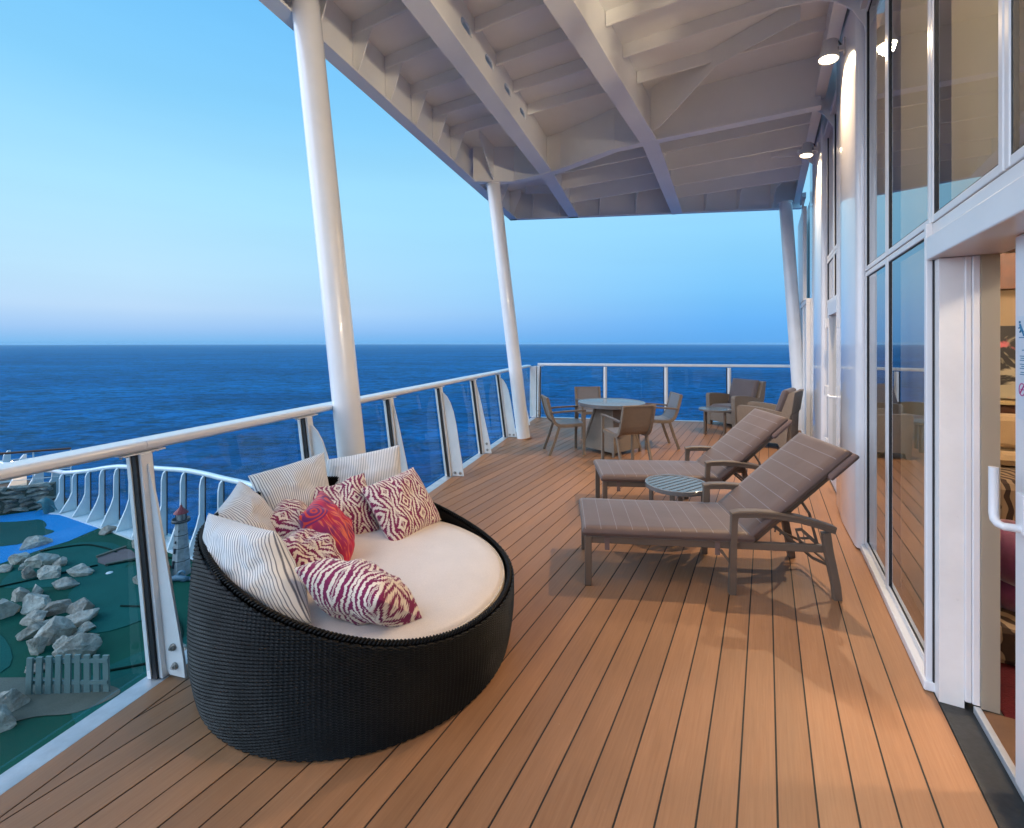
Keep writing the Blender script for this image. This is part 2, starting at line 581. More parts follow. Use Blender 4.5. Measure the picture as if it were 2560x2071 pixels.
# ------------------------------------------------------------------ mesh helpers
class MB:
    def __init__(s):
        s.v, s.f, s.sm = [], [], []

    def add(s, vs, fs, smooth=False):
        o = len(s.v)
        s.v += [tuple(p) for p in vs]
        s.f += [tuple(i + o for i in f) for f in fs]
        s.sm += [smooth] * len(fs)
        return s

    def box(s, x0, x1, y0, y1, z0, z1, xf=None):
        vs = [(x, y, z) for z in (z0, z1) for y in (y0, y1) for x in (x0, x1)]
        if xf is not None:
            vs = [xf @ Vector(p) for p in vs]
        return s.add(vs, [(0, 2, 3, 1), (4, 5, 7, 6), (0, 1, 5, 4), (2, 6, 7, 3), (0, 4, 6, 2), (1, 3, 7, 5)])

    def prism(s, poly, vec, smooth_side=False):
        n = len(poly)
        vec = Vector(vec)
        a = [Vector(p) for p in poly]
        b = [p + vec for p in a]
        s.add(a + b, [tuple(range(n))[::-1], tuple(range(n, 2 * n))])
        s.add(a + b, [(i, (i + 1) % n, n + (i + 1) % n, n + i) for i in range(n)], smooth_side)
        return s

    def tube(s, pts, r, seg=12, caps=True, smooth=True, squash=1.0):
        pts = [Vector(p) for p in pts]
        n = len(pts)
        rr = r if isinstance(r, (list, tuple)) else [r] * n
        t0 = (pts[1] - pts[0]).normalized()
        up = Vector((0, 0, 1)) if abs(t0.z) < .9 else Vector((1, 0, 0))
        a = t0.cross(up).normalized()
        vs = []
        for i, p in enumerate(pts):
            tg = (pts[min(i + 1, n - 1)] - pts[max(i - 1, 0)]).normalized()
            a = (a - tg * a.dot(tg)).normalized()
            b = tg.cross(a)
            for k in range(seg):
                w = 2 * math.pi * k / seg
                vs.append(p + a * math.cos(w) * rr[i] + b * math.sin(w) * rr[i] * squash)
        fs = [(i * seg + k, i * seg + (k + 1) % seg, (i + 1) * seg + (k + 1) % seg, (i + 1) * seg + k) for i in range(n - 1) for k in range(seg)]
        s.add(vs, fs, smooth)
        if caps:
            s.add(vs[:seg], [tuple(range(seg))[::-1]])
            s.add(vs[-seg:], [tuple(range(seg))])
        return s

    def sweep(s, pts, prof, side, smooth=False, closed=False):
        """prof: (a, b) pairs; a runs along the side vector, b along side x tangent."""
        pts = [Vector(p) for p in pts]
        n, m = len(pts), len(prof)
        vs = []
        for i, p in enumerate(pts):
            if closed:
                tg = (pts[(i + 1) % n] - pts[i - 1]).normalized()
            else:
                tg = (pts[min(i + 1, n - 1)] - pts[max(i - 1, 0)]).normalized()
            sd = Vector(side(i) if callable(side) else side)
            sd = (sd - tg * sd.dot(tg)).normalized()
            b = sd.cross(tg).normalized()
            vs += [p + sd * q[0] + b * q[1] for q in prof]
        k = n if closed else n - 1
        s.add(vs, [(i * m + j, i * m + (j + 1) % m, ((i + 1) % n) * m + (j + 1) % m, ((i + 1) % n) * m + j) for i in range(k) for j in range(m)], smooth)
        if not closed:
            s.add(vs[:m], [tuple(range(m))[::-1]])
            s.add(vs[-m:], [tuple(range(m))])
        return s

    def lathe(s, prof, seg=24, xf=None, smooth=True):
        vs = []
        for r, z in prof:
            for k in range(seg):
                w = 2 * math.pi * k / seg
                p = Vector((r * math.cos(w), r * math.sin(w), z))
                vs.append(xf @ p if xf is not None else p)
        n = len(prof)
        s.add(vs, [(i * seg + k, i * seg + (k + 1) % seg, (i + 1) * seg + (k + 1) % seg, (i + 1) * seg + k) for i in range(n - 1) for k in range(seg)], smooth)
        if prof[0][0] > 1e-4:
            s.add(vs[:seg], [tuple(range(seg))[::-1]])
        if prof[-1][0] > 1e-4:
            s.add(vs[-seg:], [tuple(range(seg))])
        return s

    def build(s, name, mat, parent=None, label=None, bevel=0, kind=None, cat=None, group=None, loc=None, rot=None, uv=None):
        org = Vector(ORG.get(parent.name, (0, 0, 0))) if parent else Vector((0, 0, 0))
        piv = Vector(loc) if loc is not None else None
        me = bpy.data.meshes.new(name)
        vs = s.v
        if rot is None:
            off = piv if piv is not None else org
            vs = [(x - off[0], y - off[1], z - off[2]) for x, y, z in vs]
        me.from_pydata(vs, [], s.f)
        me.polygons.foreach_set('use_smooth', s.sm)
        ul = me.uv_layers.new(name='UVMap')
        if uv is not None:
            flat = []
            for f in s.f:
                for i in f:
                    flat += uv[i]
            ul.data.foreach_set('uv', flat)
        else:
            flat = []
            for p in me.polygons:
                nx, ny, nz = (abs(c) for c in p.normal)
                for i in p.vertices:
                    x, y, z = vs[i]
                    if nz >= nx and nz >= ny:
                        flat += (x, y)
                    elif nx >= ny:
                        flat += (y, z)
                    else:
                        flat += (x, z)
            ul.data.foreach_set('uv', flat)
        if mat is not None:
            me.materials.append(mat)
        me.update()
        o = bpy.data.objects.new(name, me)
        scene.collection.objects.link(o)
        if parent:
            o.parent = parent
            ORG[o.name] = tuple(piv) if (piv is not None and rot is None) else tuple(org)
            if piv is not None:
                o.location = piv - org
        elif piv is not None:
            o.location = piv
            ORG[o.name] = tuple(piv)
        if rot is not None:
            o.rotation_euler = rot
        if bevel:
            b = o.modifiers.new('bevel', 'BEVEL')
            b.width = bevel
            b.segments = 2
            b.limit_method = 'ANGLE'
            b.angle_limit = R(40)
        tag(o, label, cat, group, kind)
        return o


ORG = {}


def tag(o, label=None, cat=None, group=None, kind=None):
    if label:
        o['label'] = label
    if cat:
        o['category'] = cat
    if group:
        o['group'] = group
    if kind:
        o['kind'] = kind
    return o


def thing(name, label, cat, loc=(0, 0, 0), group=None):
    o = bpy.data.objects.new(name, None)
    scene.collection.objects.link(o)
    o.location = loc
    o.empty_display_size = .1
    ORG[o.name] = tuple(loc)
    return tag(o, label, cat, group)


def copy_tree(o, parent=None):
    c = o.copy()
    scene.collection.objects.link(c)
    c.parent = parent
    for ch in list(o.children):
        copy_tree(ch, c)
    return c


def place(o, x, y, deg, label=None, z=0.0):
    o.location = (x, y, z)
    o.rotation_euler = (0, 0, R(deg))
    if label:
        o['label'] = label
    return o


# wall frame: s runs along the cabin wall away from the camera, d out over the deck
UX, UY = .4738, .8806
W0X = .760


def WP(s, d, z):
    return Vector((W0X + UX * s - UY * d, UY * s + UX * d, z))


WM = Matrix(((UX, -UY, 0, W0X), (UY, UX, 0, 0), (0, 0, 1, 0), (0, 0, 0, 1)))


def wbox(mb, s0, s1, d0, d1, z0, z1):
    return mb.box(s0, s1, d0, d1, z0, z1, WM)


def clip(poly, a, b, c):
    """keep the part of poly where a*x + b*y <= c"""
    out = []
    for i in range(len(poly)):
        p, q = poly[i], poly[(i + 1) % len(poly)]
        dp, dq = a * p[0] + b * p[1] - c, a * q[0] + b * q[1] - c
        if dp <= 0:
            out.append(p)
        if dp * dq < 0:
            t = dp / (dp - dq)
            out.append((p[0] + t * (q[0] - p[0]), p[1] + t * (q[1] - p[1])))
    return out


# ------------------------------------------------------------------ sea
mb = MB()
rings = [0, 60, 150, 300, 600, 1200, 2500, 5000, 9000, 14000]
vs = [(0, 0, -40)]
for r_ in rings[1:]:
    vs += [(r_ * math.cos(2 * math.pi * k / 96), r_ * math.sin(2 * math.pi * k / 96), -40) for k in range(96)]
fs = [(0, 1 + k, 1 + (k + 1) % 96) for k in range(96)]
for i in range(len(rings) - 2):
    a, b = 1 + i * 96, 1 + (i + 1) * 96
    fs += [(a + k, b + k, b + (k + 1) % 96, a + (k + 1) % 96) for k in range(96)]
mb.add(vs, fs)
mb.build('sea', M['sea'], kind='structure')

# ------------------------------------------------------------------ deck with its boards
LB = lambda y: -1.657 + .275 * (y - 2.21)            # foot line of the long balustrade
BB = lambda x: 9.985 - .16 * x                       # foot line of the end balustrade
DECK = [(LB(-1.5), -1.5), (.462, 9.911), (5.654, 9.08), (-.049, -1.5)]
mb = MB()
mb.prism([(x, y, -.30) for x, y in DECK[::-1]][::-1], (0, 0, .2975))
deck = mb.build('deck', M['caulk'], kind='structure')
AU = math.atan2(UY, UX)


def to_local(p):
    return (p[0] * UX + p[1] * UY, -p[0] * UY + p[1] * UX)


poly_l = [to_local(p) for p in DECK]
dW = -UY * W0X                                       # wall line in the local frame
# margins: along the long balustrade and along the end balustrade
LM = .165 * math.hypot(1, .275)
inner = [(LB(-1.5) + LM, -1.5), (LB(9.745) + LM, 9.745), (5.654, BB(5.654) - .13), (-.049, -1.5)]
inner_l = [to_local(p) for p in inner]
pitch, gap = .1165, .0068
k = 0
y0 = dW + .016
planks = 0
while y0 < 6.5:
    y1 = y0 + (pitch - gap if k else .150)
    pl = clip(inner_l, 0, 1, y1)
    pl = clip(pl, 0, -1, -y0) if len(pl) > 2 else []
    if len(pl) > 2:
        cx_ = sum(p[0] for p in pl) / len(pl)
        cy_ = (y0 + y1) / 2
        dz = random.uniform(-.0006, .0006)
        mb = MB()
        mb.prism([(p[0] - cx_, p[1] - cy_, -.02 + dz) for p in pl], (0, 0, .02))
        o = mb.build('plank', M['deck'], deck, rot=(0, 0, AU), loc=(cx_ * UX - cy_ * UY, cx_ * UY + cy_ * UX, 0))
        planks += 1
    y0 = y1 + gap
    k += 1


def board(quad):
    a, b = Vector(quad[0]), Vector(quad[1])
    c_ = sum((Vector(q) for q in quad), Vector((0, 0))) / len(quad)
    ang = math.atan2(b.y - a.y, b.x - a.x)
    rot = Matrix.Rotation(-ang, 2)
    mb = MB()
    mb.prism([(*(rot @ (Vector(q) - c_)), -.02) for q in quad], (0, 0, .0202))
    mb.build('margin_board', M['deck'], deck, rot=(0, 0, ang), loc=(c_.x, c_.y, 0))


g_ = .006
cuts = [-1.5, 1.0, 4.1, 7.0]
for i, y in enumerate(cuts):
    y2 = cuts[i + 1] - .004 if i < 3 else 9.86
    board([(LB(y) + .008, y), (LB(y2) + .008, y2), (LB(y2) + LM - g_, y2 - (.12 if i == 3 else 0)), (LB(y) + LM - g_, y)])
for x0_, x1_ in ((.52, 2.6), (2.604, 5.6)):
    board([(x0_, BB(x0_) - .01), (x1_, BB(x1_) - .01), (x1_, BB(x1_) - .122), (x0_ + (.13 if x0_ < 1 else 0), BB(x0_) - .122)])
# dark waterway let into the deck in front of the doorway
mb = MB()
wbox(mb, -1.6, 2.30, -.44, .012, -.2, .003)
wbox(mb, 2.302, 10.2, -.20, .012, -.2, .002)
mb.build('waterway', M['dark_strip'], deck)

# ------------------------------------------------------------------ cabin wall
wall = thing('cabin_wall', 'tall white cabin wall of windows, doors and glossy pilasters beside the deck', 'wall', tuple(WP(4, 0, 0)))


def wpart(name, mat, boxes, parent=wall, bevel=0, label=None):
    mb = MB()
    for b in boxes:
        wbox(mb, *b)
    return mb.build(name, mat, parent, bevel=bevel, label=label)


def pilaster(s0, s1, z1):
    mb = MB()
    e = .075
    pf = [(s0, -.02), (s0, e - .03), (s0 + .012, e - .008), (s0 + .04, e), ((s0 + s1) / 2, e + .016), (s1 - .04, e), (s1 - .012, e - .008), (s1, e - .03), (s1, -.02)]
    pts = [WP(s, d, .012) for s, d in pf]
    n = len(pts)
    top = [Vector((p.x, p.y, z1)) for p in pts]
    mb.add(pts + top, [(i, (i + 1) % n, n + (i + 1) % n, n + i) for i in range(n)], True)
    mb.add(pts + top, [tuple(range(n))[::-1], tuple(range(n, 2 * n))])
    return mb.build('pilaster', M['white_gloss'], wall)


pilaster(3.985, 5.14, 4.62)
pilaster(6.52, 8.25, 4.62)
pilaster(-1.6, -.45, 4.62)


def window(s0, s1, z0, z1, side='far', fr=.034, glassd=.008, gasket=True, depth=.020, parent=wall):
    """frame with mitred members, black gasket on the far reveal, one pane"""
    e = .002
    f = wpart('window', M['white_frame'], [(s0, s0 + fr, -.045, depth, z0, z1), (s1 - fr, s1, -.045, depth, z0, z1),
                                     (s0 + fr, s1 - fr, -.045, depth - e, z0, z0 + fr), (s0 + fr, s1 - fr, -.045, depth - e, z1 - fr, z1)], parent, bevel=.004)
    wpart('gasket', M['black'], [(s1 - fr - .012, s1 - fr + .001, -.040, depth - .005, z0 + fr, z1 - fr), (s0 + fr - .001, s0 + fr + .006, -.040, glassd + .004, z0 + fr, z1 - fr),
                                 (s0 + fr, s1 - fr - .010, -.040, glassd + .004, z0 + fr - .001, z0 + fr + .006), (s0 + fr, s1 - fr - .010, -.040, glassd + .004, z1 - fr - .006, z1 - fr + .001)], f)
    wpart('glass_pane', M['glass_wall'], [(s0 + fr + .001, s1 - fr - .001, glassd - .006, glassd, z0 + fr, z1 - fr)], f)
    return f


# near window unit: two narrow columns, split by a transom
window(3.275, 3.975, .05, 2.075)
window(2.405, 3.270, .05, 2.075)
window(3.275, 3.975, 2.082, 4.02)
window(2.405, 3.270, 2.082, 4.02)
# tall panes over the doorway
window(1.66, 2.395, 2.085, 4.02)
window(.66, 1.65, 2.085, 4.02)
window(-.44, .65, 2.085, 4.02)
window(-.44, .19, .04, 1.915)
wpart('sill', M['white_frame'], [(2.362, 3.975, -.05, .050, .004, .048)], bevel=.006)
wpart('stile', M['white_frame'], [(2.374, 2.403, -.045, .040, .012, 2.083)], bevel=.004)
wpart('gasket', M['black'], [(2.364, 2.3735, -.045, .018, .006, 1.917)])
wpart('return_panel', M['white'], [(2.305, 2.3635, -.070, .012, .004, 1.915)])
# header over the doorway
wpart('door_header', M['white_frame'], [(-.44, 2.371, -.19, .040, 1.918, 2.020), (-.44, 2.371, -.19, .018, 2.026, 2.080)], bevel=.005)
wpart('gasket', M['black'], [(-.44, 2.371, -.18, .012, 2.019, 2.027)])
wpart('door_jamb', M['white_frame'], [(2.299, 2.350, -.092, -.0705, .035, 1.917), (2.294, 2.350, -.118, -.0925, .035, 1.917)], bevel=.004)
wpart('door_track', M['alu'], [(-1.0, 2.293, -.118, -.094, .004, .034)], bevel=.003)
wpart('threshold', M['sill_brown'], [(-1.0, 2.289, -.44, -.119, .004, .026)])
wpart('reveal', M['room_ceiling'], [(-1.0, 2.30, -.42, -.192, 1.917, 1.99)])

leaf = thing('sliding_door', 'white framed sliding door leaf with lever handle standing half open in the doorway', 'door', tuple(WP(1.3, -.15, 0)))
wpart('frame', M['white_frame'], [(1.76, 1.89, -.135, -.085, .04, 1.915), (.20, .30, -.135, -.085, .04, 1.915), (.302, 1.758, -.134, -.086, .04, .16), (.302, 1.758, -.134, -.086, 1.80, 1.915)], leaf, bevel=.005)
wpart('gasket', M['black'], [(1.751, 1.759, -.125, -.095, .16, 1.80)], leaf)
wpart('glass_pane', M['glass_wall'], [(.303, 1.750, -.116, -.108, .161, 1.799)], leaf)
hd = MB()
wbox(hd, 1.752, 1.802, -.0845, -.058, .93, 1.06)
hd.tube([WP(1.777, -.06, .945), WP(1.780, -.022, .945), WP(1.795, -.013, .947), WP(1.815, -.010, .955), WP(1.823, -.010, .975), WP(1.823, -.010, 1.13)], .013, 10)
hd.build('handle', M['white_frame'], leaf, bevel=.003)
sp = wpart('notice_plate', M['sign_plate'], [(1.795, 1.86, -.0845, -.0815, 1.295, 1.64)], leaf)
nb = MB()
for zz, wd in ((1.525, .5), (1.505, .8), (1.498, .7), (1.491, .8), (1.478, .8), (1.471, .6), (1.464, .8), (1.451, .7), (1.444, .8)):
    wbox(nb, 1.802, 1.802 + .05 * wd, -.0812, -.0806, zz, zz + .0028)
wbox(nb, 1.806, 1.848, -.0812, -.0806, 1.567, 1.570)
nb.tube([WP(1.838, -.0805, 1.612), WP(1.828, -.0805, 1.597), WP(1.818, -.0805, 1.586)], .0035, 6)
nb.tube([WP(1.828, -.0805, 1.597), WP(1.840, -.0805, 1.586)], .0025, 6)
nb.tube([WP(1.820, -.0805, 1.586), WP(1.812, -.0805, 1.574)], .0025, 6)
nb.tube([WP(1.835, -.0805, 1.604), WP(1.848, -.0805, 1.600)], .0022, 6)
nb.lathe([(0, -.001), (.0045, -.001), (.0045, .001), (0, .001)], 10, Matrix.Translation(WP(1.842, -.0805, 1.620)) @ WM.to_3x3().to_4x4() @ Matrix.Rotation(R(90), 4, 'X'))
nb.build('notice_print', M['sign_blue'], sp)
rb = MB()
cc = (1.827, 1.395)
ringp = [WP(cc[0] + .020 * math.cos(a), -.0808, cc[1] + .020 * math.sin(a)) for a in [2 * math.pi * k / 28 for k in range(28)]]
rb.sweep(ringp, [(-.0018, -.0006), (.0018, -.0006), (.0018, .0006), (-.0018, .0006)], lambda i: ringp[i] - WP(cc[0], -.0808, cc[1]), closed=True)
rb.tube([WP(cc[0] - .014, -.0806, cc[1] + .014), WP(cc[0] + .014, -.0806, cc[1] - .014)], .0018, 6)
wbox(rb, cc[0] - .011, cc[0] + .010, -.0812, -.0806, cc[1] - .0022, cc[1] + .0022)
rb.build('no_smoking_ring', M['sign_magenta'], sp)

# fascia between window heads and the soffit
wpart('fascia', M['white'], [(3.975, 8.6, -.05, .0, 4.022, 4.66), (-1.6, 3.973, -.05, .004, 4.022, 4.66), (3.975, 5.2, -.05, -.005, .03, 4.02), (6.5, 10.3, -.05, -.002, .03, 4.02)])
wpart('head_rail', M['white_frame'], [(-.44, 3.98, -.04, .055, 4.023, 4.085), (5.14, 6.53, -.04, .055, 4.023, 4.085)], bevel=.004)
wpart('base_kerb', M['white'], [(5.145, 6.515, -.05, .03, .004, .07)], bevel=.004)

# far window unit with a hinged service door
window(5.15, 5.83, 2.55, 4.24, fr=.04)
window(5.835, 6.51, 2.55, 4.24, fr=.04)
window(5.15, 5.83, 2.02, 2.545, fr=.04)
window(5.835, 6.51, 2.02, 2.545, fr=.04)
window(6.16, 6.51, .075, 2.015, fr=.04)
sd_ = thing('service_door', 'narrow white glazed door with lever handle in the wall behind the loungers', 'door', tuple(WP(5.6, 0, 0)))
wpart('frame', M['white_frame'], [(5.16, 5.25, -.03, .045, .08, 2.01), (6.06, 6.15, -.03, .045, .08, 2.01), (5.252, 6.058, -.029, .044, .08, .22), (5.252, 6.058, -.029, .044, 1.86, 2.01)], sd_, bevel=.004)
wpart('glass_pane', M['glass_wall'], [(5.252, 6.058, .0, .006, .222, 1.858)], sd_)
hd = MB()
wbox(hd, 5.18, 5.23, .0455, .065, .95, 1.12)
wbox(hd, 6.07, 6.15, .0455, .075, .95, 1.06)
hd.tube([WP(5.205, .06, 1.02), WP(5.205, .11, 1.02), WP(5.36, .115, 1.02)], .012, 8)
hd.build('handle', M['white_frame'], sd_)
for zz in (.35, 1.72):
    hb = MB()
    hb.tube([WP(6.155, .062, zz), WP(6.155, .062, zz + .11)], .016, 10)
    wbox(hb, 6.09, 6.21, .0455, .058, zz + .01, zz + .10)
    hb.build('hinge', M['white_frame'], sd_)

# partition panels past the last pilaster
pt = thing('partition', 'white side partition with a high blank panel beside the last leaning column', 'partition', tuple(WP(9.2, .1, 0)))
wpart('upper_panel', M['white'], [(8.75, 10.25, .08, .13, 2.25, 3.80)], pt, bevel=.004)
wpart('hanger', M['white'], [(9.2, 9.35, .09, .12, 3.802, 4.10), (9.02, 9.55, .07, .135, 4.02, 4.10)], pt, bevel=.003)
wpart('frame', M['white_frame'], [(8.27, 10.25, .06, .12, 2.17, 2.245), (8.27, 8.34, .06, .12, .03, 2.168), (8.95, 9.01, .06, .12, .03, 2.168), (9.7, 9.76, .06, .12, .03, 2.168), (8.27, 10.25, .055, .13, .004, .029)], pt, bevel=.004)
wpart('lower_panel', M['white'], [(8.342, 8.948, .07, .10, .03, 2.168), (9.012, 9.698, .07, .10, .03, 2.168), (9.762, 10.24, .07, .10, .03, 2.168)], pt)


# ------------------------------------------------------------------ spot lamps on the pilasters, one assumed over the doorway
def spotlamp(s, d_face, z, d_out, label, power):
    base = WP(s, d_face, z)
    root = thing('spotlight', label, 'spotlight', tuple(base), 'warm spotlights along the cabin wall')
    head = WP(s, d_out, z)
    br = MB()
    wbox(br, s - .035, s + .035, d_face + .001, d_face + .014, z - .01, z + .11)
    wbox(br, s - .016, s + .016, d_face + .014, d_face + .055, z + .02, z + .06)
    br.tube([WP(s, d_face + .05, z + .04), WP(s, d_out - .045, z + .035)], .013, 10)
    br.build('bracket', M['lamp_body'], root, bevel=.002)
    jn = MB()
    jn.tube([WP(s - .022, d_face + .065, z + .04), WP(s + .022, d_face + .065, z + .04)], .018, 12)
    jn.tube([WP(s - .03, d_face + .065, z + .04), WP(s + .03, d_face + .065, z + .04)], .008, 8)
    jn.build('knuckle', M['steel'], root)
    cb = MB()
    cb.tube([WP(s - .01, d_face + .03, z + .065), WP(s - .012, d_face + .05, z + .10), WP(s - .012, d_face + .075, z + .105), WP(s - .012, d_face + .085, z + .05), WP(s - .01, d_out - .05, z + .02)], .006, 8)
    cb.build('cable', M['black'], root)
    aim = (WP(s - .08, d_out + .11, z - 1) - head).normalized()
    q = (-aim).to_track_quat('Z', 'Y').to_matrix().to_4x4()
    xf = Matrix.Translation(head) @ q
    cn = MB()
    cn.lathe([(0, .125), (.050, .125), (.058, .118), (.062, .03), (.074, -.004), (.077, -.022), (.077, -.034), (.071, -.034), (.069, -.024)], 32, xf)
    cn.build('can', M['lamp_body'], root)
    ln = MB()
    ln.lathe([(0, -.022), (.069, -.022), (.069, -.026), (0, -.0262)], 32, xf)
    ln.build('lens', M['lamp'], root)
    L = bpy.data.lights.new('spot_light', 'SPOT')
    L.energy = power
    L.color = (1.0, .72, .44)
    L.spot_size = R(136)
    L.spot_blend = .85
    L.shadow_soft_size = .055
    lo = bpy.data.objects.new('spot_light', L)
    scene.collection.objects.link(lo)
    lo.parent = root
    lo.location = head + aim * .045 - base
    lo.rotation_euler = aim.to_track_quat('-Z', 'Y').to_euler()
    return root


spotlamp(4.43, .085, 3.98, .20, 'larger glowing round spotlight high on the near glossy pilaster', 400)
spotlamp(6.75, .085, 3.98, .21, 'smaller glowing spotlight on the far pilaster beside a dark twin cap', 430)
spotlamp(1.50, .060, 4.27, .20, 'assumed unseen wall spotlight above the sliding doorway, over the near end of the deck', 110)  # assumed lamp out of view, put in to warm the near deck
cp = MB()
cp.lathe([(0, .0), (.07, .0), (.07, .02), (.055, .05), (0, .05)], 24, Matrix.Translation((3.799, 6.150, 4.036)))
cp.lathe([(0, -.004), (.03, -.004), (.03, .001), (0, .001)], 20, Matrix.Translation((3.799, 6.150, 4.036)))
cp.tube([(3.799, 6.150, 4.046), (4.019, 6.240, 4.120)], .012, 8)
cp.build('ceiling_speaker', M['lamp_body'], loc=(3.799, 6.150, 4.036), label='round off-white cap just under the smaller spotlight', cat='speaker')

# ------------------------------------------------------------------ room behind the glass
wpart('drape', M['drape'], [(2.290, 2.34, -.176, -.1185, .03, 1.917), (2.352, 4.55, -.12, -.10, .03, 2.08), (1.98, 4.55, -.12, -.10, 2.09, 4.0)])
rm = thing('lounge_room', 'warm lit lounge interior with tan walls seen through the doorway', 'room', tuple(WP(3, -2, 0)))
wpart('floor', M['carpet'], [(-1.5, 4.62, -4.6, -.205, -.05, -.001)], rm)
wpart('ceiling', M['room_ceiling'], [(-1.5, 4.62, -4.6, -.21, 4.32, 4.36)], rm)
wpart('end_wall', M['room_wall'], [(4.60, 4.66, -4.6, -.1, 0, 4.32)], rm)
wpart('back_wall', M['room_wall'], [(-1.5, 4.6, -4.66, -4.6, 0, 4.32)], rm)
wpart('near_wall', M['room_wall'], [(-1.56, -1.5, -4.6, -.1, 0, 4.32)], rm)
wpart('veneer_panel', M['walnut'], [(4.55, 4.598, -2.4, -.62, 1.96, 2.32), (4.55, 4.598, -2.4, -.62, 1.0, 1.085)], rm)
wpart('soffit_box', M['room_ceiling'], [(3.9, 4.598, -2.6, -.62, 3.15, 3.45)], rm)
wpart('ledge', M['gold'], [(4.48, 4.598, -2.4, -.62, 1.09, 1.115)], rm)
tag(wpart('painting', M['painting'], [(4.565, 4.597, -1.6, -.64, 1.13, 1.68)], None), 'abstract painting in black, cream and pink on the lounge wall', 'painting')
tag(wpart('ceiling_grille', M['grille'], [(2.6, 3.5, -1.5, -.95, 4.305, 4.318)], None), 'slanted perforated grille in the lounge ceiling', 'grille')
tag(wpart('wall_screen', M['screen'], [(4.5, 4.59, -1.6, -.7, 2.75, 3.1)], None), 'dark screen showing a pink and violet sunset inside the lounge', 'screen')
sf = thing('sofa', 'quilted cream sofa with zebra seat inside the lounge', 'sofa', tuple(WP(4.0, -1, 0)))
wpart('backrest', M['quilt'], [(4.22, 4.40, -2.0, -.56, .80, 1.04)], sf, bevel=.04)
wpart('seat', M['zebra'], [(3.62, 4.22, -2.0, -.56, .22, .70)], sf, bevel=.05)
wpart('base', M['walnut'], [(3.66, 4.40, -1.98, -.68, .002, .215)], sf)
wpart('bolster', M['quilt'], [(4.05, 4.21, -2.0, -.56, .705, .80)], sf, bevel=.05)
for i, (zz, rr, lb) in enumerate(((.47, .16, 'purple velvet cushion heaped inside the doorway, upper one'), (.30, .17, 'purple velvet cushion heaped inside the doorway, lower one'))):
    pb = MB()
    pb.lathe([(0, -.12)] + [(rr * 1.15 * math.cos(R(a)) ** .6, .13 * math.sin(R(a))) for a in range(-75, 76, 15)] + [(0, .12)], 20, Matrix.Translation(WP(3.0 + .1 * i, -.47, zz)) @ Matrix.Rotation(R(22), 4, 'X'))
    pb.build('purple_cushion', M['purple'], label=lb, cat='cushion', loc=tuple(WP(3.0 + .1 * i, -.47, zz)))
wpart_o = wpart('ottoman', M['zebra'], [(2.75, 3.3, -.85, -.25, .002, .19)], None, bevel=.03)
tag(wpart_o, 'low patterned ottoman carrying the purple cushions', 'ottoman')
for (s_, d_, e_) in ((2.6, -1.6, 200), (.3, -1.7, 560), (3.2, -2.9, 220), (-.9, -1.9, 520)):  # unseen lamps: two assumed lounge downlights, two added as uplights
    cl = thing('assumed_ceiling_light', 'assumed round warm downlight in the lounge ceiling, %s' % ('nearest the doorway' if s_ == 2.6 else 'added with an unseen uplight bowl behind the door leaf' if s_ == .3 else 'added with an unseen uplight bowl near the end wall behind the camera' if s_ < 0 else 'deepest in the room'), 'ceiling light', tuple(WP(s_, d_, 4.3)))
    b_ = MB()
    b_.lathe([(.08, .018), (.10, .018), (.10, -.004), (.08, -.004)], 24, Matrix.Translation(WP(s_, d_, 4.3)))
    b_.build('trim', M['lamp_body'], cl)
    b_ = MB()
    b_.lathe([(0, .002), (.08, .002), (.08, .0), (0, 0)], 24, Matrix.Translation(WP(s_, d_, 4.3)))
    b_.build('lens', M['lamp'], cl)
    if s_ < 1:  # added, unseen uplights: bowls screen the deck and brighten the canopy underside
        p_ = WP(s_, d_, 0)
        b_ = MB()
        b_.tube([(p_.x + .12, p_.y, 2.52), (p_.x + .12, p_.y, 4.28)], .006, 6)
        b_.tube([(p_.x - .12, p_.y, 2.52), (p_.x - .12, p_.y, 4.28)], .006, 6)
        b_.lathe([(0, 2.44), (.20, 2.47), (.30, 2.54), (.305, 2.54), (.20, 2.455), (0, 2.425)], 28, Matrix.Translation((p_.x, p_.y, 0)))
        b_.build('added_uplight_bowl', M['lamp_body'], cl)
    L = bpy.data.lights.new('added_room_lamp', 'POINT')
    L.energy = e_
    L.color = (1.0, .80, .60)
    L.shadow_soft_size = .12
    lo = bpy.data.objects.new('added_room_lamp', L)
    scene.collection.objects.link(lo)
    lo.parent = cl
    lo.location = (0, 0, -.25 if s_ > 1 else -1.72)


# ------------------------------------------------------------------ canopy
roof = thing('canopy_roof', 'white painted steel canopy with deep girders and ribs over the deck', 'canopy', (1.5, 5, 4.1))
ZF, ZP = 4.10, 4.66            # girder flange and plate undersides
EX = lambda y: -1.89 + .2935 * (y - 3.507)      # outer edge over the long balustrade
corner = (-.033, 9.83)
EY = lambda x: 9.83 - .149 * (x + .033)         # outer edge over the end balustrade
WX = lambda y: W0X + .538 * y
cr = (5.50, EY(5.50))
ROOF = [(EX(-.5), -.5), corner, cr, (WX(-.5), -.5)]
mb = MB()
mb.prism([(x, y, ZP) for x, y in ROOF], (0, 0, .05))
mb.build('plate', M['white_soffit'], roof)


def strip(mb, a, b, w, z0, z1, off=0.0):
    """vertical or flat bar from a to b in plan, w wide, shifted off to the left of a->b"""
    a, b = Vector(a), Vector(b)
    t = (b - a).normalized()
    n = Vector((-t.y, t.x))
    p = [a + n * (off + w / 2), a + n * (off - w / 2), b + n * (off - w / 2), b + n * (off + w / 2)]
    mb.prism([(q.x, q.y, z0) for q in p][::-1], (0, 0, z1 - z0))


def seam(mb, a, b, off, z, h=.004):
    strip(mb, a, b, .006, z, z + h, off)


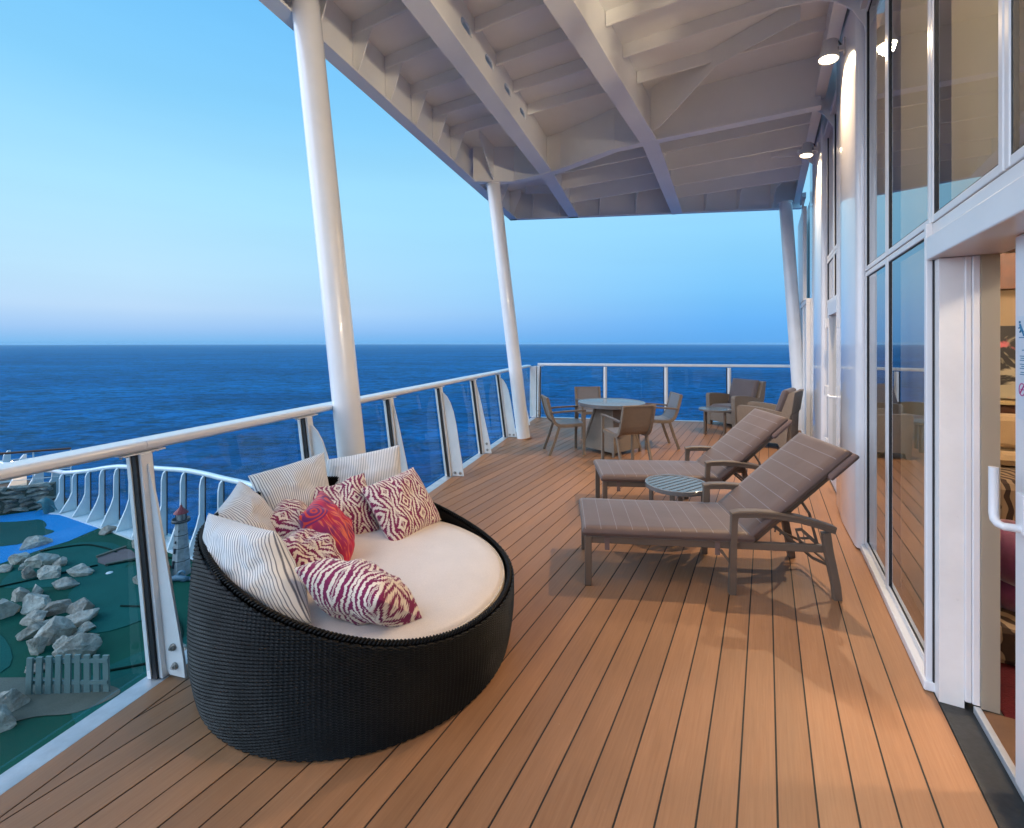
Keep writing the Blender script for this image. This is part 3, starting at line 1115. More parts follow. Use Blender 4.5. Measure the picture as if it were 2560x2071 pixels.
def girder(pts, fw, name='girder', z0=ZF, off=0.0, holes=(), web_off=0.0):
    g = MB()
    # bottom flange as one mitred ribbon
    P = [Vector(p) for p in pts]
    L_, R_ = [], []
    for i, p in enumerate(P):
        t = (P[min(i + 1, len(P) - 1)] - P[max(i - 1, 0)]).normalized()
        n = Vector((-t.y, t.x))
        L_.append(p + n * (off + fw / 2))
        R_.append(p + n * (off - fw / 2))
    for i in range(len(P) - 1):
        q = [L_[i], R_[i], R_[i + 1], L_[i + 1]]
        g.prism([(v.x, v.y, z0) for v in q], (0, 0, .022))
    o = g.build(name, M['white_soffit'], roof)
    w = MB()
    for i in range(len(P) - 1):
        a, b = P[i], P[i + 1]
        t = (b - a).normalized()
        n = Vector((-t.y, t.x))
        a_, b_ = a + n * web_off, b + n * web_off
        ln = (b - a).length
        hs = sorted([(s0, s1) for (k, s0, s1) in holes if k == i])
        cur = 0
        zt, zh0, zh1 = ZP - .001, ZP - .235, ZP - .150

        def cell(s0, s1, za, zb):
            for sgn in (-.009, .009):
                q = [a_ + t * s0 + n * sgn, a_ + t * s1 + n * sgn]
                vs = [(q[0].x, q[0].y, za), (q[1].x, q[1].y, za), (q[1].x, q[1].y, zb), (q[0].x, q[0].y, zb)]
                w.add(vs, [(0, 1, 2, 3)])
        for s0, s1 in hs:
            cell(cur, s0, z0 + .022, zt)
            cell(s0, s1, z0 + .022, zh0)
            cell(s0, s1, zh1, zt)
            m = (s1 - s0)
            c_ = .045
            # rounded ends and rim
            ring = [(s0, zh0 + c_ * .2), (s0 + c_, zh0), (s1 - c_, zh0), (s1, zh0 + c_ * .2), (s1, zh1 - c_ * .7), (s1 - c_ * .9, zh1), (s0 + c_ * .9, zh1), (s0, zh1 - c_ * .7)]
            for (ca, cb_, cc_) in (((s0, zh0), ring[0], ring[1]), ((s1, zh0), ring[2], ring[3]), ((s1, zh1), ring[4], ring[5]), ((s0, zh1), ring[6], ring[7])):
                for sgn in (-.009, .009):
                    vs = [(*(a_ + t * s_ + n * sgn), z_) for s_, z_ in (ca, cb_, cc_)]
                    w.add(vs, [(0, 1, 2)])
            vs = []
            for s_, z_ in ring:
                for sgn in (-.009, .009):
                    vs.append((*(a_ + t * s_ + n * sgn), z_))
            w.add(vs, [(2 * j, 2 * j + 1, (2 * j + 3) % 16, (2 * j + 2) % 16) for j in range(8)])
            cur = s1
        cell(cur, ln, z0 + .022, zt)
    w.build('web', M['white_soffit'], o)
    return o


def cross_x(c_, A, B):
    """where the rib line y + .6 x = c_ meets the plan line A-B"""
    A, B = Vector(A), Vector(B)
    fa, fb = A.y + .6 * A.x - c_, B.y + .6 * B.x - c_
    if fa * fb > 0:
        return None
    t = fa / (fa - fb)
    return (A + (B - A) * t), t * (B - A).length


B1 = [(-2.45, -1.1), (-.72, 3.507), (.50, 7.06), (1.27, 9.62)]
B2 = [(-2.05, -.9), (.34, 3.507), (1.80, 6.10), (3.27, 9.33)]
CB = [(-.62, 7.50), (0.03, 7.49), (.72, 6.98), (1.36, 6.24), (1.80, 5.98), (3.34, 5.10)]
CB0 = [(-1.90, 3.44), (-1.2, 3.22), (-.6, 2.88), (.6, 2.18), (1.98, 1.38)]
edge_a, edge_b = (EX(-.5), -.5), corner
girder([edge_a, edge_b], .15, 'edge_girder', off=-.077, web_off=-.02)
girder([corner, cr], .10, 'edge_girder', off=-.052, web_off=-.02)
ribs_c = [2.335 - .655, 2.335, 2.99, 3.645, 4.30, 4.955, 5.61, 6.265, 7.88, 8.72, 9.65, 10.49]
holes = []
for c_ in ribs_c[1:8]:
    for i in range(3):
        r_ = cross_x(c_ - .22, B1[i], B1[i + 1])
        if r_ and r_[1] > .15:
            holes.append((i, r_[1] - .10, r_[1] + .14))
ok = []
for h_ in holes:
    ln = (Vector(B1[h_[0] + 1]) - Vector(B1[h_[0]])).length
    if h_[2] < ln - .02 and h_[1] > .02 and h_[0] < 2:
        ok.append(h_)
girder(B1, .20, holes=ok)
girder(B2, .20, z0=ZF - .003)
girder(CB, .13, 'cross_girder', z0=ZF - .006)
girder(CB0, .13, 'cross_girder', z0=ZF - .006)
girder([(WX(-.5) - .17, -.5), (WX(9) - .17, 9.0)], .10, 'wall_girder', z0=ZF + .12)

# ribs, bay by bay
lines = [[edge_a, edge_b], B1, B2, [(WX(-.5) - .17, -.5), (WX(9.1) - .17, 9.1)]]


def meet(c_, ln):
    for i in range(len(ln) - 1):
        r_ = cross_x(c_, ln[i], ln[i + 1])
        if r_:
            return r_[0]
    return None


for c_ in ribs_c:
    xs = [meet(c_, l) for l in lines]
    for i in range(3):
        a, b = xs[i], xs[i + 1]
        if a is None and b is not None:
            continue
        if a is None:
            continue
        if b is None:
            # the rib runs out at the end edge
            b = Vector(((c_ - 9.83 - .149 * .033) / (.6 - .149), 0))
            b.y = c_ - .6 * b.x
            if b.x < a.x or b.x > 5.4:
                continue
        if (b - a).length < .3 or (c_ > 7 and i == 0):
            continue
        zb = 4.225 if c_ > 7 else ZP - .125
        t_ = (b - a).normalized()
        a2, b2 = a + t_ * .02, b - t_ * .02
        n_ = Vector((-t_.y, t_.x))
        mb = MB()
        strip(mb, a2, b2, .012, zb, ZP - .0005)
        # bulb on the lower edge of the flat
        mb.tube([(a2.x + n_.x * .008, a2.y + n_.y * .008, zb), (b2.x + n_.x * .008, b2.y + n_.y * .008, zb)], .015, 8)
        mb.build('rib', M['white_soffit'], roof)
    # knee brackets where ribs land on the edge girder
    a = xs[0]
    if a is not None and a.y > 2:
        t_ = Vector((.857, -.515))
        p0 = a + t_ * .04
        p1 = a + t_ * .30
        n_ = Vector((-t_.y, t_.x)) * .01
        mb = MB()
        mb.prism([(p0.x, p0.y, ZF + .024), ((a + t_ * .10).x, (a + t_ * .10).y, ZF + .024), (p1.x, p1.y, ZP - .125), (p1.x, p1.y, ZP - .002), (p0.x, p0.y, ZP - .002)], (n_.x, n_.y, 0))
        mb.build('bracket', M['white_soffit'], roof)
# brackets along the end edge and inside bay
for x_ in (.42, .95, 1.75, 2.45, 3.75, 4.35, 4.95):
    y_ = EY(x_)
    mb = MB()
    pf = [(-.04, ZF + .024), (-.10, ZF + .024), (-.16, ZF + .12), (-.17, ZF + .25), (-.24, ZF + .36), (-.42, ZF + .40), (-.42, ZP - .002), (-.04, ZP - .002)]
    mb.prism([(x_, y_ + a_, z_) for a_, z_ in pf], (.014, 0, 0))
    mb.build('bracket', M['white_soffit'], roof)
mb = MB()
strip(mb, (corner[0] + .30, EY(.27) - .42), (5.2, EY(5.2) - .42), .012, ZP - .16, ZP - .001)
mb.build('rib', M['white_soffit'], roof)
# plate gussets on the cross girder: column head and main girder junction
for (p, q, dz) in (((-.30, 7.46), (-.10, 8.0), .40), ((-.30, 7.44), (-.48, 6.9), .40)):
    a, b = Vector(p), Vector(q)
    t_ = (b - a).normalized()
    n_ = Vector((-t_.y, t_.x)) * .014
    mb = MB()
    mb.prism([(a.x, a.y, ZF + .02), (b.x, b.y, ZP - .12), (b.x, b.y, ZP - .002), (a.x, a.y, ZP - .002)], (n_.x, n_.y, 0))
    mb.build('gusset', M['white_soffit'], roof)
# diagonal tie plates beside the second main girder
for (p, q, w_) in (((1.696, 5.750, 4.181), (2.139, 4.950, 4.562), .10), ((2.139, 4.950, 4.562), (2.593, 4.250, 4.676), .10)):
    a, b = Vector(p[:2]), Vector(q[:2])
    t_ = (b - a).normalized()
    n_ = Vector((-t_.y, t_.x)) * .012
    za = ZF + .03 if p[1] > 5.5 else ZP - .2
    mb = MB()
    mb.prism([(a.x, a.y, za), (a.x + t_.x * .12, a.y + t_.y * .12, za), (b.x, b.y, ZP - .2), (b.x, b.y, ZP - .002), (a.x, a.y, ZP - .002)], (n_.x, n_.y, 0))
    mb.build('gusset', M['white_soffit'], roof)
# haunch arch where the cross girder meets the wall, and wall brackets
for s_, dp in ((5.80, .42), (3.95, .40), (7.4, .40), (2.2, .38)):
    mb = MB()
    arc = [(0.0, 3.75)] + [(dp * (1 - math.cos(R(a_))), 3.75 + .45 * math.sin(R(a_))) for a_ in (20, 40, 60, 75, 90)] + [(dp + .2, 4.22), (dp + .2, ZP - .002), (0, ZP - .002)]
    mb.prism([WP(s_, .004 + d_, z_) for d_, z_ in arc], WP(s_ + .016, 0, 0) - WP(s_, 0, 0))
    mb.build('haunch', M['white_soffit'], roof)
# thin weld beads that catch the light along the flange edges
mb = MB()
for pts, fw in ((B1, .20), (B2, .20)):
    for i in range(len(pts) - 1):
        a, b = Vector(pts[i]), Vector(pts[i + 1])
        strip(mb, a, b, .010, ZF + .022, ZF + .030, -.02)
mb.build('weld_bead', M['white_soffit'], roof)
# clear-coated gutter pipe under the second girder
# ------------------------------------------------------------------ leaning columns


def column(b, t, r, label):
    root = thing('column', label, 'column', b, 'leaning round columns carrying the canopy')
    b, t = Vector(b), Vector(t)
    mb = MB()
    n = 10
    mb.tube([b + (t - b) * (i / n) for i in range(n + 1)], r, 48, True)
    mb.build('shaft', M['white_col'], root)
    mb = MB()
    mb.tube([b + Vector((0, 0, .0005)), b + (t - b) * (.012 / (t.z - b.z))], r + .035, 40)
    mb.build('base_ring', M['deck'], root)
    mb = MB()
    tt = (t - b).normalized()
    mb.tube([t - tt * .03, t - tt * .004], r + .012, 40)
    if tt.z > 0 and t.z < 4.3:
        mb.build('collar', M['white_col'], root)


column((-1.15, 3.60, .001), (-1.656, 3.69, 4.61), .104, 'thick leaning white column behind the dark wicker daybed, nearest the camera')
column((.19, 7.70, .001), (-.30, 7.56, 4.10), .108, 'leaning white column at the balustrade corner beyond the dining set')
column((5.14, 8.38, .001), (4.98, 8.60, 4.12), .105, 'leaning white column beside the cabin wall behind the armchairs')

# ------------------------------------------------------------------ balustrades
RT = Vector((.2652, .9642, 0))          # along the long balustrade
NI = Vector((.9642, -.2652, 0))         # inboard
LEAN = -.135                            # outboard at rail height
ZR = 1.035


def post_on(root, b, rt, ni, lean, wide, zr, flip=1, bolts=True):
    """upright, black gasket on the near side and a bolted fin plate inboard"""
    b = Vector(b)
    up = Vector((ni.x * lean, ni.y * lean, zr))

    def at(a, n, z):
        return b + rt * a + ni * n + Vector((ni.x * lean * z / zr, ni.y * lean * z / zr, z))

    def bar(a0, a1, n0, n1, z0, z1, mb):
        vs = [at(a, n, z) for z in (z0, z1) for n in (n0, n1) for a in (a0, a1)]
        mb.add(vs, [(0, 2, 3, 1), (4, 5, 7, 6), (0, 1, 5, 4), (2, 6, 7, 3), (0, 4, 6, 2), (1, 3, 7, 5)])
    mb = MB()
    bar(-.028, .028, -.012, .058, .004, zr - .006, mb)
    p = mb.build('post', M['white'], root, bevel=.004)
    mb = MB()
    bar(-.040, -.0285, -.006, .040, .006, zr - .01, mb)
    bar(.0285, .040, -.006, .040, .006, zr - .01, mb)
    mb.build('gasket', M['black'], p)
    mb = MB()
    bar(-.046, -.0405, -.010, .012, .006, zr - .01, mb)
    bar(.0405, .046, -.010, .012, .006, zr - .01, mb)
    mb.build('bead', M['white'], p)
    # fin plate
    if wide:
        pf = [(.059, .012), (.205, .012), (.205, .05), (.195, .30), (.185, .62), (.17, .76), (.145, .86), (.11, .93), (.075, .97), (.059, .975)]
    else:
        pf = [(.059, .03), (.075, .012), (.165, .012), (.165, .10), (.13, .45), (.095, .80), (.068, .98), (.059, .98)]
    mb = MB()
    vs = [at(-.006, n, z) for n, z in pf] + [at(.006, n, z) for n, z in pf]
    m = len(pf)
    mb.add(vs, [tuple(range(m))[::-1], tuple(range(m, 2 * m))] + [(i, (i + 1) % m, m + (i + 1) % m, m + i) for i in range(m)])
    mb.build('fin_plate', M['white'], p, bevel=.002)
    if bolts:
        spots = ((.10, .045), (.165, .045)) if wide else ((.115, .06), (.115, .145))
        for n, z in spots:
            mb = MB()
            for s0, s1, r, seg in ((-.0065, -.011, .017, 16), (-.011, -.021, .0125, 6), (-.021, -.027, .007, 10), (.0065, .018, .0125, 6)):
                mb.tube([at(s0, n, z), at(s1, n, z)], r, seg, smooth=False)
            mb.build('bolt', M['steel'], p)
    # saddle plate under the handrail
    mb = MB()
    bar(-.10, .10, -.02, .05, zr - .006, zr - .001, mb)
    mb.build('saddle', M['steel' if False else 'white'], p)
    for a in (-.085, -.06, .06, .085):
        mb = MB()
        mb.tube([at(a, .015, zr - .018), at(a, .015, zr - .0065)], .006, 6)
        mb.build('screw', M['steel'], p)
    return at


def balustrade(name, label, origin, rt, ni, stations, lean, zr, wides, rail_prof, z_glass=.05, mat_glass='glass_rail', ends=(0, 0)):
    root = thing(name, label, 'railing', tuple(origin))
    o = Vector(origin)

    def at(a, n, z):
        return o + rt * a + ni * n + Vector((ni.x * lean * z / zr, ni.y * lean * z / zr, z))
    for i, s_ in enumerate(stations):
        if wides[i] is None:
            continue
        post_on(root, o + rt * s_, rt, ni, lean, wides[i], zr)
    for i in range(len(stations) - 1):
        a, b = stations[i] + .034, stations[i + 1] - .034
        mb = MB()
        vs = [at(x, n, z) for z in (z_glass, zr - .03) for n in (0.0, .012) for x in (a, b)]
        mb.add(vs, [(0, 2, 3, 1), (4, 5, 7, 6), (0, 1, 5, 4), (2, 6, 7, 3), (0, 4, 6, 2), (1, 3, 7, 5)])
        mb.build('glass_pane', M[mat_glass], root)
        # handrail section
        a2, b2 = stations[i] + (.0015 if i else -ends[0]), stations[i + 1] - (.0015 if i < len(stations) - 2 else -ends[1])
        mb = MB()
        mb.sweep([at(a2, .012, zr + .028), at((a2 + b2) / 2, .012, zr + .028), at(b2, .012, zr + .028)], rail_prof, ni, smooth=False)
        mb.build('handrail', M['white_col'], root, bevel=.006)
        # bottom channel
        mb = MB()
        mb.sweep([at(stations[i] + .002, .01, 0.001), at(stations[i + 1] - .002, .01, 0.001)], [(-.045, .0), (-.045, -.045), (-.020, -.062), (.018, -.062), (.030, -.035), (.048, -.030), (.055, 0)], ni)
        mb.build('bottom_channel', M['alu'], root)
    return root, at


PR = [(-.048, -.022), (-.040, .018), (-.012, .026), (.030, .024), (.050, .012), (.056, -.010), (.044, -.024), (-.040, -.028)]
PR = [(a * 1.02, -b * 1.0) for a, b in PR]
long_o = (LB(2.214), 2.214, 0)
st = [(-2.6), -1.42, -.0] + [1.138 * k for k in range(1, 7)]
st = [-2.36, -1.18, 0.0, 1.138, 2.276, 3.414, 4.57, 5.775, 6.92]
long_rail, at_long = balustrade('glass_balustrade', 'long outward-leaning glass balustrade with white handrail beside the daybed', long_o, RT, NI, st + [8.02], LEAN, ZR, [False, True, False, True, False, True, False, True, False, None], PR)
EO = Vector((.50, BB(.50), 0))
ER = Vector((.9874, -.158, 0))
EN = Vector((-.158, -.9874, 0))


def e_at(px):
    a_ = (px - 1280) / 1180.0
    x_ = 9.985 * a_ / (1 + .16 * a_)
    return (x_ - .50) / .9874


est = [.06, e_at(1513), e_at(1665), e_at(1822.7), e_at(1991)]
PE = [(-.035, .020), (-.022, .032), (.022, .032), (.035, .020), (.035, -.012), (.026, -.024), (-.026, -.024), (-.035, -.012)]
end_rail, at_end = balustrade('end_balustrade', 'straight glass balustrade with white posts across the far end of the deck', tuple(EO), ER, EN, est, -.03, 1.07, [False, None, None, None, None], PE, ends=(.02, .05))
for s_ in est[1:]:
    mb = MB()
    for (r0, n0) in ((.030, .035),):
        mb.tube([at_end(s_, n0, .004), at_end(s_, n0, 1.062)], r0, 20, squash=1.2)
    p = mb.build('post', M['white_col'], end_rail)
    mb = MB()
    vs = [at_end(a, n, z) for z in (.006, 1.06) for n in (-.008, .030) for a in (s_ - .046, s_ - .033)]
    mb.add(vs, [(0, 2, 3, 1), (4, 5, 7, 6), (0, 1, 5, 4), (2, 6, 7, 3), (0, 4, 6, 2), (1, 3, 7, 5)])
    mb.build('gasket', M['black'], p)
mb = MB()
vs = [at_end(a, n, z) for z in (.006, 1.06) for n in (-.01, .06) for a in (-.12, .015)]
mb.add(vs, [(0, 2, 3, 1), (4, 5, 7, 6), (0, 1, 5, 4), (2, 6, 7, 3), (0, 4, 6, 2), (1, 3, 7, 5)])
mb.build('corner_post', M['white'], end_rail, bevel=.004)

# ------------------------------------------------------------------ lower deck
ZL = -2.70
CUR = [(-11.46, 12.08, .93), (-11.06, 12.01, .97), (-10.46, 11.72, 1.09), (-9.84, 11.41, 1.23), (-9.25, 11.12, 1.34), (-8.66, 10.83, 1.40), (-8.05, 10.51, 1.47), (-7.48, 10.23, 1.52), (-6.86, 9.93, 1.57), (-6.26, 9.63, 1.58), (-5.68, 9.30, 1.58), (-5.08, 8.96, 1.59), (-4.45, 8.54, 1.59), (-3.85, 8.05, 1.59)]
LD = [(-20, 3), (-20, 17.0)] + [(-13.2, 13.75), (-12.0, 12.75)] + [(x - .0, y + .12) for x, y, h in CUR] + [(-2.8, 7.2), (-2.3, 5.0), (-2.9, -2), (-20, -2)]


def sheet(name, poly, z, mat, th=.05, **kw):
    mb = MB()
    mb.prism([(x, y, z - th) for x, y in poly], (0, 0, th))
    return mb.build(name, mat, **kw)


def area(p):
    return sum(p[i - 1][0] * p[i][1] - p[i][0] * p[i - 1][1] for i in range(len(p)))


if area(LD) < 0:
    LD = LD[::-1]
sheet('lower_deck', LD, ZL, M['turf'], 1.6, kind='structure')


def smooth_poly(p, n=4, close=True):
    """Catmull-Rom through the outline"""
    out = []
    m = len(p)
    for i in range(m):
        p0, p1, p2, p3 = (Vector(p[(i + k - 1) % m]) for k in range(4))
        for j in range(n):
            t = j / n
            out.append(tuple(.5 * ((2 * p1) + (-p0 + p2) * t + (2 * p0 - 5 * p1 + 4 * p2 - p3) * t * t + (-p0 + 3 * p1 - 3 * p2 + p3) * t ** 3)))
    return out


sheet('blue_turf', [(-19, 9.1), (-9.85, 9.08), (-9.67, 9.77), (-9.51, 10.1), (-9.48, 10.93), (-11.35, 11.95), (-11.84, 12.09), (-13.2, 11.2), (-19, 10.2)], ZL + .006, M['blue_turf'], .004, kind='structure')
sheet('green_patch', smooth_poly([(-13.5, 10.9), (-11.79, 11.21), (-11.36, 11.34), (-10.9, 11.05), (-10.68, 10.8), (-10.30, 10.62), (-10.37, 10.29), (-10.68, 9.84), (-13.5, 9.6)]), ZL + .012, M['green_patch'], .004, kind='structure')
sheet('putting_green', smooth_poly([(-8.97, 8.27), (-9.45, 9.3), (-9.30, 10.0), (-8.6, 10.05), (-8.1, 9.8), (-7.66, 9.48), (-7.35, 9.0), (-7.3, 8.4), (-8.09, 8.21)]), ZL + .006, M['turf_light'], .004, kind='structure')
sheet('putting_green', smooth_poly([(-7.6, 8.2), (-7.2, 9.0), (-6.5, 8.9), (-5.9, 8.2), (-5.6, 7.4), (-6.1, 6.9), (-6.9, 7.4)]), ZL + .010, M['turf_light'], .004, kind='structure')
sheet('putting_green', smooth_poly([(-8.6, 6.4), (-8.2, 7.0), (-7.5, 6.9), (-6.6, 6.2), (-7.0, 5.8), (-8.2, 5.8)]), ZL + .008, M['turf_light'], .004, kind='structure')
sheet('putting_green', smooth_poly([(-5.4, 5.9), (-4.6, 6.9), (-3.7, 6.6), (-3.6, 5.4), (-4.4, 5.0)]), ZL + .007, M['turf_light'], .004, kind='structure')
sheet('sand_trap', smooth_poly([(-8.18, 9.32), (-8.0, 9.74), (-7.56, 9.48), (-7.38, 9.25), (-7.75, 9.0)], 2), ZL + .016, M['sand'], .004, kind='structure')
sheet('grit_path', smooth_poly([(-7.4, 5.95), (-6.46, 5.98), (-5.7, 5.97), (-5.0, 5.85), (-4.75, 5.70), (-5.0, 5.42), (-5.4, 5.36), (-5.8, 5.22), (-6.8, 5.1), (-7.6, 5.2)]), ZL + .012, M['path'], .004, kind='structure')
for (p, q, lb) in (((-8.20, 9.32), (-8.0, 9.78), 'pale edging board on the far side of the brown golf trap'), ((-7.74, 8.99), (-7.36, 9.25), 'pale edging board on the near side of the brown golf trap')):
    mb = MB()
    strip(mb, p, q, .05, ZL + .002, ZL + .05)
    mb.build('edging_board', M['path'], label=lb, cat='board', loc=(*p, ZL))
mb = MB()
mb.lathe([(0, .008), (.05, .008), (.055, .0)], 20, Matrix.Translation((-7.43, 8.71, ZL + .010)))
mb.build('golf_cup', M['white'], label='small white golf cup set in the putting turf', cat='golf cup', loc=(-7.43, 8.71, ZL))

# dark fringe seams where the turf strips meet
for k, pts in enumerate(([(-9.6, 9.6), (-9.0, 9.9), (-8.4, 9.75), (-8.0, 9.55)], [(-8.9, 8.2), (-8.2, 8.75), (-7.9, 9.0)], [(-7.7, 9.0), (-7.2, 9.25), (-6.6, 9.3), (-6.1, 9.15)], [(-8.8, 7.3), (-8.0, 7.0), (-7.4, 6.55), (-7.0, 6.2)],
                         [(-6.3, 7.6), (-5.5, 7.5), (-4.9, 7.0), (-4.6, 6.5)], [(-5.2, 6.1), (-4.7, 6.3), (-4.2, 6.7)])):
    mb = MB()
    fine = []
    for i in range(len(pts) - 1):
        p0, p1, p2, p3 = (Vector(pts[min(max(i + q, 0), len(pts) - 1)]) for q in (-1, 0, 1, 2))
        for j in range(6):
            t = j / 6
            fine.append(tuple(.5 * ((2 * p1) + (-p0 + p2) * t + (2 * p0 - 5 * p1 + 4 * p2 - p3) * t * t + (-p0 + 3 * p1 - 3 * p2 + p3) * t ** 3)))
    fine.append(pts[-1])
    mb.tube([(x, y, ZL + .018) for x, y in fine], .016, 6)
    mb.build('turf_seam', M['turf_dark'], kind='structure')

# curved balustrade
cr_ = thing('curved_balustrade', 'curved pale blue balustrade with tall fin posts around the mini golf deck', 'railing', (-8.05, 10.5, ZL))
tops = []
for i, (x, y, h) in enumerate(CUR):
    a, b = Vector(CUR[max(i - 1, 0)][:2]), Vector(CUR[min(i + 1, len(CUR) - 1)][:2])
    t_ = (b - a).normalized()
    ni = Vector((-t_.y, t_.x))
    if ni.y > 0:
        ni = -ni
    tops.append(Vector((x, y, ZL + h)))
    pf = [(.0, .10), (-.02, .10), (.42 * .9, .012), (.42 * .9, .05), (.20, h * .36), (.125, h * .5), (.12, h * .86), (.085, h * .95), (.02, h - .02), (0, h - .02)]
    pf = [(.0, .012), (.36, .012), (.36, .05), (.17, h * .36), (.115, h * .5), (.11, h * .86), (.08, h * .95), (.03, h - .02), (0, h - .02)]
    mb = MB()
    vs = [Vector((x, y, ZL)) + Vector((ni.x * n, ni.y * n, z)) + Vector((t_.x, t_.y, 0)) * s_ for s_ in (-.02, .02) for n, z in pf]
    m = len(pf)
    mb.add(vs, [tuple(range(m))[::-1], tuple(range(m, 2 * m))] + [(k, (k + 1) % m, m + (k + 1) % m, m + k) for k in range(m)])
    p = mb.build('fin_post', M['white'], cr_)
    mb = MB()
    a_ = Vector((x, y, 0)) + Vector((t_.x, t_.y, 0)) * .022
    mb.prism([(a_.x, a_.y, ZL + .1), (a_.x + ni.x * .02, a_.y + ni.y * .02, ZL + .1), (a_.x + ni.x * .02 + t_.x * .01, a_.y + ni.y * .02 + t_.y * .01, ZL + .1), (a_.x + t_.x * .01, a_.y + t_.y * .01, ZL + .1)], (0, 0, h - .13))
    mb.build('gasket', M['black'], p)
    if i < len(CUR) - 1:
        x2, y2, h2 = CUR[i + 1]
        mb = MB()
        n2 = ni * .01
        mb.add([(x, y, ZL + .1), (x2, y2, ZL + .1), (x2, y2, ZL + h2 - .04), (x, y, ZL + h - .04), (x + n2.x, y + n2.y, ZL + .1), (x2 + n2.x, y2 + n2.y, ZL + .1), (x2 + n2.x, y2 + n2.y, ZL + h2 - .04), (x + n2.x, y + n2.y, ZL + h - .04)],
               [(0, 1, 2, 3), (7, 6, 5, 4), (0, 4, 5, 1), (3, 2, 6, 7)])
        mb.build('glass_pane', M['glass_lower'], cr_)
        mb = MB()
        strip(mb, (x, y), (x2, y2), .10, ZL + .002, ZL + .10)
        strip(mb, (x + ni.x * .2, y + ni.y * .2), (x2 + ni.x * .2, y2 + ni.y * .2), .34, ZL + .001, ZL + .035)
        mb.build('kerb', M['white'], cr_)
mb = MB()
sp_ = []
for i in range(len(tops) - 1):
    p0, p1, p2, p3 = tops[max(i - 1, 0)], tops[i], tops[i + 1], tops[min(i + 2, len(tops) - 1)]
    for j in range(4):
        t = j / 4
        sp_.append(.5 * ((2 * p1) + (-p0 + p2) * t + (2 * p0 - 5 * p1 + 4 * p2 - p3) * t * t + (-p0 + 3 * p1 - 3 * p2 + p3) * t ** 3))
sp_.append(tops[-1])
mb.tube(sp_, .052, 14)
mb.build('handrail', M['white_col'], cr_)


# rocks
def rock_mesh(seed, sx, sy, sz):
    rnd = random.Random(seed)
    import bmesh
    bm = bmesh.new()
    bmesh.ops.create_icosphere(bm, subdivisions=4, radius=1)
    planes = []
    for k in range(13):
        d = Vector((rnd.uniform(-1, 1), rnd.uniform(-1, 1), rnd.uniform(-.5, 1))).normalized()
        planes.append((d, rnd.uniform(.46, .76)))
    off = Vector((rnd.uniform(0, 50), rnd.uniform(0, 50), rnd.uniform(0, 50)))
    for v in bm.verts:
        p = v.co.copy()
        for d, h in planes:
            q = p.dot(d) - h
            if q > 0:
                p -= d * q * .99
        p += v.co * (noise.fractal(v.co * 1.8 + off, 1.0, 2.0, 5) * .075 + noise.noise(v.co * 7 + off) * .035)
        v.co = Vector((p.x * sx, p.y * sy, max(p.z, -.55) * sz))
    me = bpy.data.meshes.new('rock')
    bm.to_mesh(me)
    bm.free()
    me.materials.append(M['rock'])
    return me


ROCKS = [(-9.97, 9.89, .50, .22, 'flat pale rock lying alone on the blue turf'),
         (-9.07, 10.58, .37, .17, 'squared pale rock by the foot of the curved balustrade'),
         (-7.77, 9.82, .26, .24, 'pale rock half hidden by the near balustrade post, beyond the brown trap'),
         (-9.55, 9.15, .50, .24, 'long pale rock at the back of the large rock cluster'),
         (-9.48, 8.84, .30, .15, 'small pale rock at the outer end of the large rock cluster'),
         (-9.18, 8.90, .25, .13, 'small wedge rock in front of the long rock of the cluster'),
         (-8.94, 8.98, .42, .30, 'tallest rounded rock in the large cluster on the green turf'),
         (-8.62, 9.00, .26, .17, 'shadowed rock leaning behind the tallest rock of the cluster'),
         (-8.76, 8.55, .27, .24, 'steep faced rock at the front of the large cluster'),
         (-8.42, 8.62, .48, .23, 'broad low rock closing the large cluster beside the putting turf'),
         (-7.95, 8.65, .42, .20, 'upper rock of the lone pair beside the golf cup'),
         (-7.84, 8.26, .42, .20, 'lower rock of the lone pair beside the golf cup'),
         (-6.55, 8.35, .24, .20, 'pale rock peeping past the near post beside the lighthouse'),
         (-8.15, 7.82, .34, .22, 'angular upper rock in the group of three by the glass'),
         (-8.00, 7.95, .24, .20, 'small block behind the group of three rocks by the glass'),
         (-7.90, 7.35, .40, .32, 'dark veined rock at the near edge of the group of three'),
         (-7.62, 7.56, .46, .28, 'slab shaped rock in the group of three by the glass'),
         (-7.21, 7.47, .50, .20, 'thin brown tinted rock in the middle of the rock trail'),
         (-6.86, 7.50, .40, .24, 'whitest oblong rock at the far side of the rock trail'),
         (-6.60, 7.22, .50, .19, 'long narrow rock just above the big rock pile'),
         (-6.30, 6.98, .24, .16, 'dark rock tucked behind the big rock pile'),
         (-7.26, 7.17, .42, .21, 'whitish knobbly rock at the near side of the rock trail'),
         (-6.90, 6.94, .44, .22, 'greyish smooth rock below the knobbly one on the trail'),
         (-6.52, 6.78, .46, .34, 'largest craggy rock on top of the big rock pile'),
         (-6.52, 6.48, .28, .28, 'dark brown rock at the foot of the big pile'),
         (-6.20, 6.53, .24, .22, 'dark rock wedged in the middle of the big pile'),
         (-6.12, 6.66, .42, .18, 'rock slab at the far side of the big pile'),
         (-5.88, 6.36, .46, .32, 'smooth pale boulder at the end of the pile behind the pickets'),
         (-6.18, 6.15, .36, .14, 'low rock right behind the picket fence'),
         (-5.90, 5.50, .40, .26, 'rough rock beside the first picket on the grit path'),
         (-5.66, 5.20, .30, .26, 'pale rock nearest the balustrade at the picture edge'),
         (-4.55, 6.45, .30, .22, 'pale rock close below the balustrade behind the daybed')]
